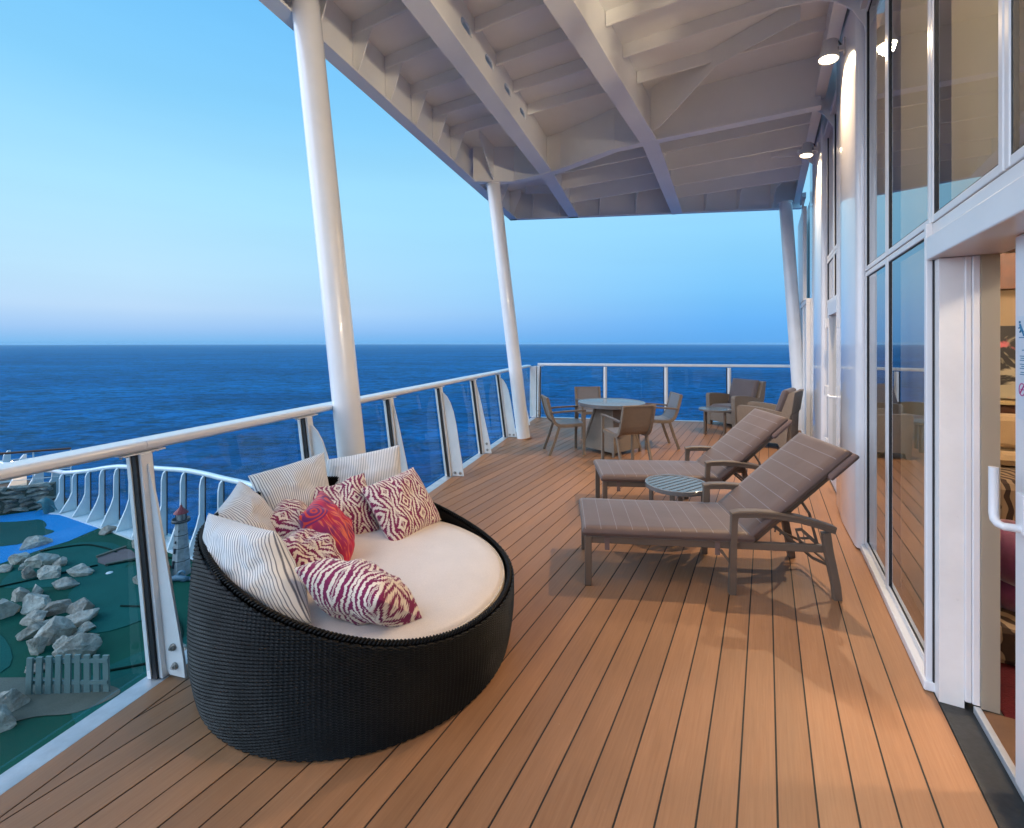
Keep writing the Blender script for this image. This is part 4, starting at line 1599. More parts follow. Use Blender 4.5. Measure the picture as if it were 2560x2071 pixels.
for i, (x, y, w, hh, lb) in enumerate(ROCKS):
    me = rock_mesh(i * 13 + 3, w * .60, w * .42, hh * .70)
    o = bpy.data.objects.new('rock', me)
    scene.collection.objects.link(o)
    o.location = (x, y, ZL + hh * .62 * .5)
    o.rotation_euler = (0, 0, random.Random(i).uniform(-.5, .9))
    tag(o, lb, 'rock', 'rocks on the mini golf deck')

# picket fence
pf_ = thing('picket_fence', 'short grey green picket fence on the grit path below the balustrade', 'fence', (-5.4, 5.72, ZL))
for i in range(9):
    x = -5.835 + .1125 * i
    y = 5.70 + .006 * i
    th = R(2.4 - .45 * i)
    mb = MB()
    hgt_ = .475 - .006 * abs(i - 4)
    xf = Matrix.Translation((x, y, ZL)) @ Matrix.Rotation(th, 4, 'Y') @ Matrix.Rotation(R(random.uniform(-3, 3)), 4, 'Z')
    mb.box(-.036, .036, -.012, .012, .002, hgt_, xf)
    mb.build('picket', M['picket'], pf_, bevel=.003)
    for zz in (.12, .38):
        sb = MB()
        sb.lathe([(0, 0), (.005, 0), (.004, .003), (0, .004)], 8, xf @ Matrix.Translation((.0, -.0122, zz)) @ Matrix.Rotation(R(90), 4, 'X'))
        sb.build('screw', M['steel'], pf_)
for zz in (.11, .37):
    mb = MB()
    mb.box(-5.86, -4.91, 5.722, 5.742, ZL + zz, ZL + zz + .045)
    mb.build('fence_rail', M['picket'], pf_)

# lighthouse of the golf course
lh = thing('toy_lighthouse', 'small weathered white lighthouse with red cap on the mini golf deck', 'lighthouse', (-6.1, 8.7, ZL))
T = Matrix.Translation((-6.1, 8.7, ZL))
mb = MB()
mb.lathe([(.165, .0), (.16, .05), (.10, .92), (.10, .96)], 8, T @ Matrix.Rotation(R(12), 4, 'Z'), smooth=False)
mb.build('tower', M['lh_white'], lh)
for zz in (.27, .50, .73):
    mb = MB()
    rr = .163 - .062 * zz / .92
    mb.lathe([(rr + .001, zz - .006), (rr + .004, zz), (rr + .001, zz + .006)], 8, T @ Matrix.Rotation(R(12), 4, 'Z'), smooth=False)
    mb.build('band', M['lh_dark'], lh)
mb = MB()
mb.lathe([(.09, .955), (.150, .965), (.150, .985), (.145, 1.02), (.138, 1.02), (.138, .99), (0, .99)], 16, T)
mb.build('gallery', M['lh_dark'], lh)
mb = MB()
mb.lathe([(.065, .992), (.065, 1.12), (0, 1.12)], 10, T)
mb.build('lantern', M['lh_white'], lh)
for k in range(8):
    mb = MB()
    a_ = 2 * math.pi * k / 8
    mb.tube([(-6.1 + .085 * math.cos(a_), 8.7 + .085 * math.sin(a_), ZL + .992), (-6.1 + .085 * math.cos(a_), 8.7 + .085 * math.sin(a_), ZL + 1.12)], .006, 6)
    mb.build('lantern_bar', M['lh_dark'], lh)
mb = MB()
mb.lathe([(.120, 1.12), (.115, 1.135), (.05, 1.20), (.022, 1.235), (.022, 1.255), (.006, 1.27), (.004, 1.31), (0, 1.312)], 12, T)
mb.build('cap', M['lh_red'], lh)
for (zz, az, w_, h_) in ((.80, -72, .018, .03), (.60, -100, .018, .04), (.42, -104, .03, .09), (.16, -108, .034, .13)):
    mb = MB()
    rr = .163 - .062 * zz / .92
    p = Vector((-6.1 + rr * math.cos(R(az)), 8.7 + rr * math.sin(R(az)), ZL + zz))
    mb.box(-w_ / 2, w_ / 2, -.008, .006, 0, h_, Matrix.Translation(p) @ Matrix.Rotation(R(az + 90), 4, 'Z') @ Matrix.Rotation(R(-4), 4, 'X'))
    mb.build('window', M['lh_dark'], lh)
kh = thing('keeper_house', 'tiny white house with red roof at the foot of the lighthouse', 'model house', (-6.33, 8.5, ZL))
mb = MB()
mb.box(-6.44, -6.22, 8.44, 8.60, ZL + .002, ZL + .14)
mb.prism([(-6.22, 8.44, ZL + .14), (-6.22, 8.60, ZL + .14), (-6.22, 8.52, ZL + .23)], (-.22, 0, 0))
mb.build('walls', M['lh_white'], kh)
for sy in (-1, 1):
    mb = MB()
    mb.prism([(-6.46, 8.52, ZL + .250), (-6.20, 8.52, ZL + .250), (-6.20, 8.52 + sy * .11, ZL + .135), (-6.46, 8.52 + sy * .11, ZL + .135)], (0, 0, .012))
    mb.build('roof', M['lh_red'], kh)
for x_ in (-6.39, -6.29):
    mb = MB()
    mb.box(x_ - .014, x_ + .014, 8.434, 8.439, ZL + .03, ZL + .10)
    mb.build('window', M['lh_dark'], kh)
mb = MB()
spr = [(-5.86 + (.02 + .012 * k) * math.cos(.55 * k), 8.42, ZL + .13 + (.02 + .010 * k) * math.sin(.55 * k)) for k in range(11)]
mb.tube(spr + [(-6.12, 8.40, ZL + .06)], [.012 + .003 * k for k in range(11)] + [.03], 8)
mb.tube([(-6.14, 8.42, ZL + .03), (-5.95, 8.42, ZL + .07), (-5.70, 8.42, ZL + .03)], [.03, .06, .02], 10)
mb.build('wave_ornament', M['lh_blue'], label='grey blue curling wave ornament beside the lighthouse foot', cat='ornament', loc=(-5.9, 8.42, ZL))

# stone wall, dolphin, promenade rail
sw = thing('stone_wall', 'low rubble stone wall behind the blue turf', 'wall', (-12.6, 11.9, ZL))
wa, wb = Vector((-14.6, 10.55)), Vector((-11.95, 12.35))
tw = (wb - wa).normalized()
nw = Vector((tw.y, -tw.x))
mb = MB()
strip(mb, wa, wb, .20, ZL + .002, ZL + .60)
mb.build('core', M['path'], sw)
rnd = random.Random(5)
stones = []
for row in range(6):
    s_ = rnd.uniform(0, .2)
    while s_ < (wb - wa).length - .1:
        w_ = rnd.uniform(.18, .46)
        stones.append((s_ + w_ / 2, row * .108 + .06, w_, .10))
        s_ += w_ + .012
base_rocks = [rock_mesh(900 + k, .5, .5, .62) for k in range(6)]
for (s_, z_, w_, h_) in stones:
    p = wa + tw * s_ + nw * .10
    o = bpy.data.objects.new('stone', rnd.choice(base_rocks))
    scene.collection.objects.link(o)
    o.parent = sw
    o.location = Vector((p.x, p.y, ZL + z_)) - Vector(ORG[sw.name])
    o.rotation_euler = (rnd.uniform(-.1, .1), rnd.choice((0, math.pi)), math.atan2(tw.y, tw.x))
    o.scale = (w_ * 1.25, .26, h_ * 1.6)
mb = MB()
xd, yd = -11.55, 11.78
mb.tube([(xd, yd, ZL + .02), (xd - .01, yd, ZL + .16), (xd - .03, yd - .02, ZL + .27), (xd - .09, yd - .04, ZL + .33), (xd - .17, yd - .07, ZL + .32), (xd - .23, yd - .09, ZL + .29)], [.10, .115, .11, .085, .035, .012], 14)
mb.tube([(xd + .02, yd, ZL + .22), (xd + .14, yd - .04, ZL + .20), (xd + .26, yd - .06, ZL + .10)], [.05, .03, .008], 8, squash=.4)
mb.tube([(xd - .06, yd - .05, ZL + .18), (xd - .16, yd - .12, ZL + .12), (xd - .24, yd - .15, ZL + .05)], [.04, .03, .008], 8, squash=.4)
mb.build('dolphin_statue', M['dolphin'], label='small teal dolphin statue rising from the blue turf by the stone wall', cat='statue', loc=(xd, yd, ZL))

sheet('promenade', [(-20, 11.2), (-14.8, 10.8), (-12.0, 12.72), (-13.2, 13.74), (-20, 16.98)], ZL + .02, M['prom'], .015, kind='structure')
pr = thing('promenade_rail', 'thin white bar railing with dark wooden handrail behind the stone wall', 'railing', (-13.3, 12.4, ZL))
ra, rb_ = Vector((-16.2, 10.9)), Vector((-12.1, 12.95))
for zz in (.30, .50, .70, .86):
    mb = MB()
    mb.tube([(*ra, ZL + zz + .32), (*rb_, ZL + zz + .32)], .010, 6)
    mb.build('bar', M['white'], pr)
mb = MB()
mb.tube([(*ra, ZL + 1.36), (*rb_, ZL + 1.36)], .028, 8)
mb.build('handrail', M['walnut'], pr)
for k in range(7):
    p = ra + (rb_ - ra) * (k / 6)
    mb = MB()
    mb.tube([(p.x, p.y, ZL + .02), (p.x, p.y, ZL + 1.34)], .016, 8)
    mb.build('post', M['white'], pr)
wbk = thing('promenade_windbreak', 'row of flared white stanchions with glass and a round rail along the outer promenade', 'windbreak', (-14.5, 15.0, ZL))
for k, (x, y) in enumerate(((-12.45, 13.0), (-13.35, 13.45), (-14.3, 13.9), (-15.3, 14.4), (-16.3, 14.9), (-17.3, 15.4))):
    pf = [(0, .02), (.42, .02), (.40, .08), (.18, .55), (.15, .85), (.06, .98), (0, .98)]
    ni = Vector((-.5, -.86))
    t_ = Vector((.86, -.5))
    mb = MB()
    vs = [Vector((x, y, ZL)) + Vector((ni.x * n, ni.y * n, z)) + Vector((t_.x, t_.y, 0)) * s_ for s_ in (-.03, .03) for n, z in pf]
    m = len(pf)
    mb.add(vs, [tuple(range(m))[::-1], tuple(range(m, 2 * m))] + [(q, (q + 1) % m, m + (q + 1) % m, m + q) for q in range(m)])
    mb.build('stanchion', M['white'], wbk)
mb = MB()
mb.tube([(-11.46, 12.08, ZL + .93), (-12.35, 12.75, ZL + .80), (-14.2, 13.7, ZL + .60), (-17.2, 15.2, ZL + .60)], .055, 10)
mb.build('round_rail', M['white_col'], wbk)
for k, (p, lb) in enumerate((((-16.787, 15.500, -2.417), 'promenade lamp at the picture edge, the lowest of the small glowing ones'), ((-17.479, 16.500, -2.589), 'tiny promenade lamp glowing beside a windbreak stanchion'), ((-13.692, 13.600, -2.334), 'promenade lamp glowing under the near handrail'), ((-15.929, 14.800, -2.338), 'amber promenade lamp at the picture edge below its neighbour'))):
    mb = MB()
    rr = .07 if k in (0, 2) else .03
    mb.lathe([(0, -rr * .5), (rr, -rr * .35), (rr, 0), (rr * .6, rr * .4), (0, rr * .5)], 16, Matrix.Translation(p))
    mb.build('promenade_lamp', M['lamp_far'], label=lb, cat='lamp', loc=p)
    if k in (0, 2):
        L = bpy.data.lights.new('promenade_light', 'POINT')
        L.energy = 10
        L.color = (1, .7, .4)
        L.shadow_soft_size = .07
        lo = bpy.data.objects.new('promenade_light', L)
        scene.collection.objects.link(lo)
        lo.location = (p[0] + .05, p[1] - .1, p[2] - .15)


# ------------------------------------------------------------------ loungers
def rounded_pad(L_, W_, T_, r=.02, nx=28, ny=12, crown=.010, sag=0.0):
    """soft box pad: x 0..L, y 0..W, z 0..T with rolled edges and a slight crown"""
    mb = MB()

    def edge(t, n, L):
        out = []
        for i in range(n + 1):
            out.append(i / n)
        return out
    xs = [0, .25 * r, r] + [r + (L_ - 2 * r) * i / nx for i in range(1, nx)] + [L_ - r, L_ - .25 * r, L_]
    ys = [0, .25 * r, r] + [r + (W_ - 2 * r) * i / ny for i in range(1, ny)] + [W_ - r, W_ - .25 * r, W_]

    def roll(v, L):
        d = min(v, L - v)
        if d >= r:
            return 1.0
        return math.sqrt(max(0, 1 - ((r - d) / r) ** 2))
    top, bot = [], []
    for x in xs:
        for y in ys:
            k = min(roll(x, L_), roll(y, W_))
            cr_ = crown * math.sin(math.pi * x / L_) ** .5 * math.sin(math.pi * y / W_) ** .5 if 0 < x < L_ and 0 < y < W_ else 0
            nn = noise.noise(Vector((x * 4, y * 4, L_))) * .004
            top.append((x, y, T_ * .5 + (T_ * .5) * k + cr_ + nn * k))
            bot.append((x, y, T_ * .5 - (T_ * .5) * k))
    a, b = len(xs), len(ys)
    fs = [(i * b + j, (i + 1) * b + j, (i + 1) * b + j + 1, i * b + j + 1) for i in range(a - 1) for j in range(b - 1)]
    mb.add(top, fs, True)
    mb.add(bot, [f[::-1] for f in fs], True)
    return mb


def make_lounger():
    root = thing('sun_lounger', 'x', 'sun lounger', group='padded sun loungers on the deck')
    m = M['taupe_metal']
    W = .575
    for y in (.012, W - .042):
        mb = MB()
        mb.box(-.015, 1.43, y, y + .030, .272, .318)
        mb.build('side_rail', m, root, bevel=.005)
    for x in (.02, .98):
        mb = MB()
        mb.box(x, x + .03, .043, W - .043, .276, .306)
        mb.build('cross_bar', m, root, bevel=.004)
    for x in [.10 + .11 * k for k in range(8)]:
        mb = MB()
        mb.box(x, x + .045, .043, W - .043, .308, .315)
        mb.build('slat', m, root)
    for y in (.005, W - .037):
        mb = MB()
        mb.box(-.040, -.002 + .005, y - .002, y + .034, .0, .318)
        mb.build('leg', m, root, bevel=.005)
    # arms
    for sgn, y in ((-1, -.016), (1, W - .018)):
        mb = MB()
        mb.prism([(.838, y, .0), (.878, y, .0), (.888, y, .44), (.893, y, .478), (.853, y, .478), (.846, y, .30)], (0, .034, 0))
        mb.build('leg', m, root, bevel=.005)
        pr_ = [(.853, .478), (.90, .490), (1.0, .494), (1.12, .488), (1.25, .470), (1.36, .441), (1.45, .412)]
        up = [(x, y - .002, z) for x, z in pr_]
        mb = MB()
        mb.sweep(up, [(-.002, -.013), (.040, -.013), (.040, .013), (-.002, .013)], (0, 1, 0))
        mb.build('arm_frame', m, root, bevel=.003)
        tp = [(x - .004 * (1 if i == 0 else 0), y + .017, z + .0225) for i, (x, z) in enumerate(pr_)]
        mb = MB()
        mb.sweep(tp, [(-.030, -.004), (-.024, -.009), (.024, -.009), (.030, -.004), (.030, .009), (-.030, .009)], (0, 1, 0))
        mb.build('arm_rest', M['taupe_metal'], root, bevel=.003)
        mb = MB()
        lg = [(1.402, .405), (1.416, .30), (1.440, .18), (1.460, .08), (1.467, .0)]
        mb.sweep([(x, y + .017, z) for x, z in lg], [(-.018, -.024), (.018, -.024), (.018, .024), (-.018, .024)], (0, 1, 0))
        mb.build('leg', m, root, bevel=.005)
        mb = MB()
        mb.prism([(.80, y + .012, .272), (.840, y + .012, .215), (.842, y + .012, .190), (.775, y + .012, .272)], (0, .014, 0))
        mb.build('brace', m, root)
    # back frame
    hx, hz, ang = .980, .322, R(43)
    ca, sa = math.cos(ang), math.sin(ang)
    B = lambda l, h: (hx + l * ca - h * sa, hz + l * sa + h * ca)
    for y in (.045, W - .075):
        mb = MB()
        x0, z0 = B(-.02, -.020)
        x1, z1 = B(.75, -.020)
        mb.sweep([(x0, y + .015, z0), (x1, y + .015, z1)], [(-.015, -.017), (.015, -.017), (.015, .017), (-.015, .017)], (0, 1, 0))
        mb.build('back_rail', m, root, bevel=.004)
    for l in (.10, .26, .42, .58, .73):
        mb = MB()
        x0, z0 = B(l, -.014)
        mb.sweep([(x0, .06, z0), (x0, W - .06, z0)], [(-.02 * ca, -.02 * sa), (.02 * ca, .02 * sa), (.02 * ca - .006 * sa, .02 * sa + .006 * ca), (-.02 * ca - .006 * sa, -.02 * sa + .006 * ca)], (1, 0, 0))
        mb.build('slat', m, root)
    # ratchet
    for y in (.085, W - .095):
        mb = MB()
        x0, z0 = B(.40, -.040)
        mb.tube([(x0, y, z0), (x0 + .05, y, z0 - .08), (1.40, y, .285)], .0085, 10)
        mb.tube([(1.08, y + .02, .43), (1.17, y + .02, .375), (1.28, y + .02, .285), (1.38, y + .02, .20), (1.485, y + .02, .155)], .0095, 10)
        for q in (0, .03, .06):
            mb.tube([(1.13 + q, y + .02, .398 - q * .6), (1.125 + q, y + .02, .372 - q * .6)], .005, 6)
        mb.tube([(x0 - .012, y - .012, z0 + .01), (x0 - .012, y + .014, z0 + .01)], .014, 12)
        mb.build('support_rod', M['taupe_metal'], root)
    for y in (.070, W - .074):
        mb = MB()
        # notched plate with two cut-outs, as a ring of straps
        out = [(1.305, .392), (1.345, .398), (1.455, .300), (1.44, .282), (1.335, .282)]
        holes_ = [[(1.322, .372), (1.345, .376), (1.352, .352), (1.335, .335)], [(1.352, .318), (1.385, .325), (1.388, .300), (1.355, .296)]]
        strips_ = [((1.305, .392), (1.345, .398), (1.345, .380), (1.318, .376)), ((1.345, .398), (1.455, .300), (1.44, .284), (1.345, .372)),
                   ((1.305, .392), (1.318, .376), (1.352, .296), (1.335, .282)), ((1.335, .282), (1.352, .296), (1.44, .298), (1.44, .282)), ((1.330, .338), (1.345, .326), (1.392, .330), (1.380, .345))]
        for j, q in enumerate(strips_):
            mb.prism([(x - .045, y - .0001 * j, z) for x, z in q], (0, .005, 0))
        mb.build('ratchet_plate', m, root)
    mb = MB()
    mb.tube([(1.485, .105, .155), (1.50, .15, .150), (1.50, W - .13, .150), (1.485, W - .075, .155)], .0095, 10)
    mb.build('rear_bar', m, root)
    # cushions
    rounded_pad(1.050, W + .03, .058, .022).build('seat_cushion', M['cushion_striped'], root, rot=(0, 0, 0), loc=(-.058, -.015, .3185))
    rounded_pad(.80, W + .02, .056, .022).build('back_cushion', M['cushion_striped'], root, rot=(0, -ang, 0), loc=(hx - .0 - .002 * sa, -.01, hz + .006))
    x0, z0 = B(.60, -.024)
    rounded_pad(.215, W + .045, .046, .016, 8, 8, .0).build('head_flap', M['cushion_brown'], root, rot=(0, -ang, 0), loc=(x0, -.022, z0))
    for x in (.085, .76):
        mb = MB()
        mb.box(x, x + .030, .005, .0095, .235, .335)
        mb.box(x, x + .030, W - .0085, W - .004, .235, .335)
        mb.build('tie_strap', M['cushion_brown'], root)
    return root


lg = make_lounger()
lg2 = copy_tree(lg)
place(lg, .505, 3.005, -6.0, 'brown padded sun lounger in front, nearest the camera, with pinstriped cushion')
place(lg2, .845, 4.185, -3.4, 'brown padded sun lounger behind the low slatted side table')


# ------------------------------------------------------------------ round tables
def slatted_top(root, r, z, th, n, deg, rim_w=.022, rim_h=.035, mat_s='taupe_metal_light', gap=.007):
    ring_ = [(r * math.cos(2 * math.pi * k / 64), r * math.sin(2 * math.pi * k / 64), z - rim_h / 2) for k in range(64)]
    mb = MB()
    mb.sweep(ring_, [(-rim_w, -rim_h / 2), (0, -rim_h / 2), (0, rim_h / 2), (-rim_w, rim_h / 2)], lambda i: Vector(ring_[i][:2] + (0,)), closed=True)
    mb.build('rim', M[mat_s], root, bevel=.003)
    ri = r - rim_w + .001
    w = 2 * ri / n
    for i in range(n):
        y0, y1 = -ri + i * w + gap / 2, -ri + (i + 1) * w - gap / 2
        top_, bot_ = [], []
        for y in [y0 + (y1 - y0) * q / 4 for q in range(5)]:
            h = math.sqrt(max(0, ri * ri - y * y))
            top_.append((h, y))
            bot_.append((-h, y))
        pl = top_ + bot_[::-1]
        c_, s_ = math.cos(R(deg)), math.sin(R(deg))
        mb = MB()
        mb.prism([(x * c_ - y * s_, x * s_ + y * c_, z - th - .004) for x, y in pl], (0, 0, th))
        mb.build('slat', M[mat_s], root)
    for q in (-.45, .45):
        h = math.sqrt(1 - q * q) * ri
        c_, s_ = math.cos(R(deg)), math.sin(R(deg))
        x = q * ri
        mb = MB()
        mb.prism([(a * c_ - b * s_, a * s_ + b * c_, z - rim_h) for a, b in ((x - .015, -h), (x + .015, -h), (x + .015, h), (x - .015, h))], (0, 0, rim_h - th - .006))
        mb.build('cross_bar', M['taupe_metal'], root)


def side_table(r, h, deg, spin):
    root = thing('side_table', 'x', 'side table', group='round slatted side tables')
    slatted_top(root, r, h, .010, 9, deg, gap=.012)
    for k in range(4):
        a = R(spin + 90 * k)
        mb = MB()
        xf = Matrix.Translation(((r - .045) * math.cos(a), (r - .045) * math.sin(a), 0)) @ Matrix.Rotation(a, 4, 'Z')
        mb.box(-.015, .015, -.018, .018, 0, h - .036, xf)
        mb.build('leg', M['taupe_metal'], root, bevel=.003)
    return root


t1 = side_table(.245, .425, 35, 62)
place(t1, 1.325, 3.80, 0, 'low round slatted side table standing between the two sun loungers')
t2 = side_table(.262, .430, 118, 20)
place(t2, 3.475, 8.08, 0, 'small round slatted side table between the two woven armchairs')

dt = thing('dining_table', 'round slatted dining table on a flared woven pedestal', 'table')
slatted_top(dt, .475, .705, .012, 16, 4, .020, .050, gap=.006)
pd = MB()
for zz in ((.05, .66),):
    lo_, hi_ = .295, .150
    vs = [(-lo_, -lo_, .055), (lo_, -lo_, .055), (lo_, lo_, .055), (-lo_, lo_, .055), (-hi_, -hi_, .654), (hi_, -hi_, .654), (hi_, hi_, .654), (-hi_, hi_, .654)]
    pd.add(vs, [(0, 3, 2, 1), (4, 5, 6, 7), (0, 1, 5, 4), (1, 2, 6, 5), (2, 3, 7, 6), (3, 0, 4, 7)])
pd.build('pedestal', M['weave_fine'], dt)
for sx in (-1, 1):
    for sy in (-1, 1):
        mb = MB()
        a, b = .295 * sx, .295 * sy
        mb.sweep([(a - .012 * sx, b - .012 * sy, .0), (a - .012 * sx, b - .012 * sy, .06), (.150 * sx, .150 * sy, .652)], [(-.017, -.017), (.017, -.017), (.017, .017), (-.017, .017)], (1, 0, 0))
        mb.build('corner_post', M['weave_taupe'], dt, bevel=.003)
place(dt, 1.43, 6.80, 38)


# ------------------------------------------------------------------ dining chairs
def make_chair():
    root = thing('dining_chair', 'x', 'chair', group='woven chairs round the dining table')
    W = .225
    prof = [(.245, .428), (.12, .420), (.0, .412), (-.08, .412), (-.135, .428), (-.175, .465), (-.200, .52), (-.225, .60), (-.250, .69), (-.275, .785)]
    path = [(x, 0, z) for x, z in prof]
    mb = MB()
    mb.sweep(path, [(-W + .034, -.008), (W - .034, -.008), (W - .034, .008), (-W + .034, .008)], (0, 1, 0), smooth=False)
    o = mb.build('shell', M['weave_taupe'], root)
    # smooth sling laid over the inner face
    mb = MB()
    n_ = []
    for i, (x, z) in enumerate(prof):
        a, b = Vector(prof[max(i - 1, 0)]), Vector(prof[min(i + 1, len(prof) - 1)])
        t_ = (b - a).normalized()
        n_.append((x + t_.y * .011 * 1, 0, z - t_.x * .011 * 1) if True else None)
    # inner side is up / towards +x
    mb.sweep(n_[:-1] + [n_[-1]], [(-W + .040, -.002), (W - .040, -.002), (W - .040, .002), (-W + .040, .002)], (0, 1, 0))
    mb.build('sling', M['sling'], root)
    for y in (-W + .017, W - .017):
        mb = MB()
        mb.sweep([(x, y, z - .010) for x, z in prof[:-1]] + [(prof[-1][0], y, prof[-1][1])], [(-.017, -.022), (.017, -.022), (.017, .020), (-.017, .020)], (0, 1, 0))
        mb.build('side_frame', M['weave_taupe'], root, bevel=.004)
        s = 1 if y > 0 else -1
        mb = MB()
        mb.sweep([(.235, y + s * .012, 0), (.240, y + s * .012, .42), (.244, y + s * .012, .610)], [(-.015, -.019), (.015, -.019), (.015, .019), (-.015, .019)], (0, 1, 0))
        mb.build('leg', M['weave_taupe'], root, bevel=.004)
        mb = MB()
        mb.sweep([(-.105, y, .405), (-.17, y, .20), (-.245, y, 0)], [(-.014, -.019), (.014, -.019), (.014, .019), (-.014, .019)], (0, 1, 0))
        mb.build('leg', M['weave_taupe'], root, bevel=.004)
        mb = MB()
        mb.sweep([(-.222, y + s * .008, .588), (-.05, y + s * .014, .604), (.15, y + s * .012, .614), (.262, y + s * .012, .615)], [(-.019, -.012), (.019, -.012), (.019, .012), (-.019, .012)], (0, 1, 0))
        mb.build('armrest', M['taupe_metal'], root, bevel=.004)
    mb = MB()
    mb.sweep([(prof[-1][0], -W, prof[-1][1] + .002), (prof[-1][0], W, prof[-1][1] + .002)], [(-.014, -.010), (.014, -.010), (.014, .010), (-.014, .010)], (1, 0, 0))
    mb.build('top_rail', M['weave_taupe'], root, bevel=.003)
    mb = MB()
    mb.box(.222, .250, -W + .03, W - .03, .395, .425)
    mb.build('front_rail', M['weave_taupe'], root, bevel=.004)
    return root


ch = make_chair()
place(ch, .735, 6.735, 7, 'woven dining chair seen side on, beside the corner column')
for x, y, a, lb in ((1.46, 5.98, 107, 'woven dining chair with its back turned, just beyond the far lounger'), (2.19, 7.09, 180, 'woven dining chair facing the table from the armchair side'), (1.33, 7.88, -84, 'woven dining chair on the sea side, partly hidden by the table')):
    place(copy_tree(ch), x, y, a, lb)


# ------------------------------------------------------------------ armchairs
def make_armchair():
    root = thing('armchair', 'x', 'armchair', group='woven armchairs at the far corner')
    D0, D1, W = .34, -.34, .34
    for sy in (-1, 1):
        pf = [(D0 - .025, .0), (D0 - .075, .0), (D0 - .095, .085), (D1 + .12, .085), (D1 + .085, .0), (D1 + .02, .0), (D1 - .01, .35), (D1 - .04, .52), (D1 + .12, .548), (.0, .585), (.20, .598), (D0 - .03, .598), (D0 - .005, .585), (D0 + .003, .55)]
        mb = MB()
        y = sy * W - (.085 if sy > 0 else 0)
        mb.prism([(x, y, z) for x, z in pf], (0, .085, 0))
        mb.build('arm_panel', M['weave_fine'], root, bevel=.012)
    for (pf, w_, nm) in (([(D1 + .085, .07), (D1 + .085, .515), (D1 - .045, .515), (D1 - .03, .07)], W - .086, 'back_panel'),
                         ([(D1 + .085, .517), (D1 - .015, .815), (D1 - .045, .842), (D1 - .095, .842), (D1 - .05, .517)], W - .002, 'back_panel')):
        mb = MB()
        mb.prism([(x, -w_, z) for x, z in pf], (0, 2 * w_, 0))
        mb.build(nm, M['weave_fine'], root, bevel=.010)
    mb = MB()
    mb.box(D1 + .04, D0 - .02, -W + .086, W - .086, .085, .27)
    mb.build('seat_base', M['weave_fine'], root, bevel=.008)
    rounded_pad(.60, 2 * W - .185, .12, .035, 14, 12, .012).build('seat_cushion', M['cushion_grey'], root, rot=(0, 0, 0), loc=(D1 + .07, -W + .0925, .272))
    rounded_pad(.52, 2 * W - .11, .105, .04, 14, 12, .015).build('back_cushion', M['cushion_grey'], root, rot=(0, -R(108), 0), loc=(D1 + .235, -W + .055, .385))
    return root


ac = make_armchair()
ac2 = copy_tree(ac)
place(ac, 4.16, 8.86, 202, 'woven armchair with slate cushions by the end balustrade, behind the small table')
place(ac2, 3.925, 7.27, 139, 'woven armchair seen from its side and back, close behind the far lounger')

# ------------------------------------------------------------------ wicker daybed
CX, CY = -.767, 2.485
RIM = [(0, .330), (30, .338), (50, .365), (66, .415), (77, .465), (90, .520), (103, .575), (113, .622), (125, .668), (140, .695), (160, .690), (180, .680)]


def rim_z(deg):
    a = abs((deg + 4.5 + 180) % 360 - 180)
    for (a0, z0), (a1, z1) in zip(RIM, RIM[1:]):
        if a <= a1:
            t = (a - a0) / (a1 - a0)
            return z0 + (z1 - z0) * t
    return RIM[-1][1]


def rim_zs(deg):
    return sum(rim_z(deg + q) for q in (-16, -12, -8, -4, 0, 4, 8, 12, 16)) / 9


def body_r(z):
    if z < .25:
        t = z / .25
        return .735 + .034 * math.sin(t * math.pi / 2) ** .8
    t = (z - .25) / .50
    return .769 - .040 * t * t


db = thing('wicker_daybed', 'large round dark brown wicker daybed with cream seat cushion', 'daybed', (CX, CY, 0))
NS, RP = 244, .0102           # stakes round the body, strand pitch
SUB = 5
ncol = NS * SUB
mb = MB()
vs, fs = [], []
NR = 84
VS = 4
nrow = NR * VS
for j in range(nrow + 1):
    for i in range(ncol):
        th = 2 * math.pi * i / ncol
        zr = rim_zs(math.degrees(th)) - .004
        # rows stay level near the ground and follow the rim near the top
        q = j / nrow
        zz = .004 + q * (zr - .004)
        rows = NR
        ph = j / VS
        row = int(ph)
        prof_ = math.sqrt(max(0.0, 1 - (2 * (ph - row) - 1) ** 2))
        uq = ((i / SUB + row) / 2) % 1.0
        und = 1 - 2 * math.exp(-((uq - .5) / .17) ** 2)
        tall = (zr / .5)
        r = body_r(zz) + prof_ * .0036 + und * .0060 * (.30 + .70 * prof_)
        vs.append((CX + r * math.cos(th), CY + r * math.sin(th), zz))
for j in range(nrow):
    for i in range(ncol):
        a, b = j * ncol + i, j * ncol + (i + 1) % ncol
        fs.append((a, b, b + ncol, a + ncol))
mb.add(vs, fs, True)
o = mb.build('woven_body', M['wicker'], db)
# inner wall
mb = MB()
vs, fs = [], []
for j in range(9):
    for i in range(180):
        th = 2 * math.pi * i / 180
        zr = rim_zs(math.degrees(th)) - .006
        zz = .15 + (zr - .15) * j / 8
        r = body_r(zz) - .035
        vs.append((CX + r * math.cos(th), CY + r * math.sin(th), zz))
for j in range(8):
    for i in range(180):
        a, b = j * 180 + i, j * 180 + (i + 1) % 180
        fs.append((b, a, a + 180, b + 180))
mb.add(vs, fs, True)
mb.build('inner_wall', M['wicker'], db)
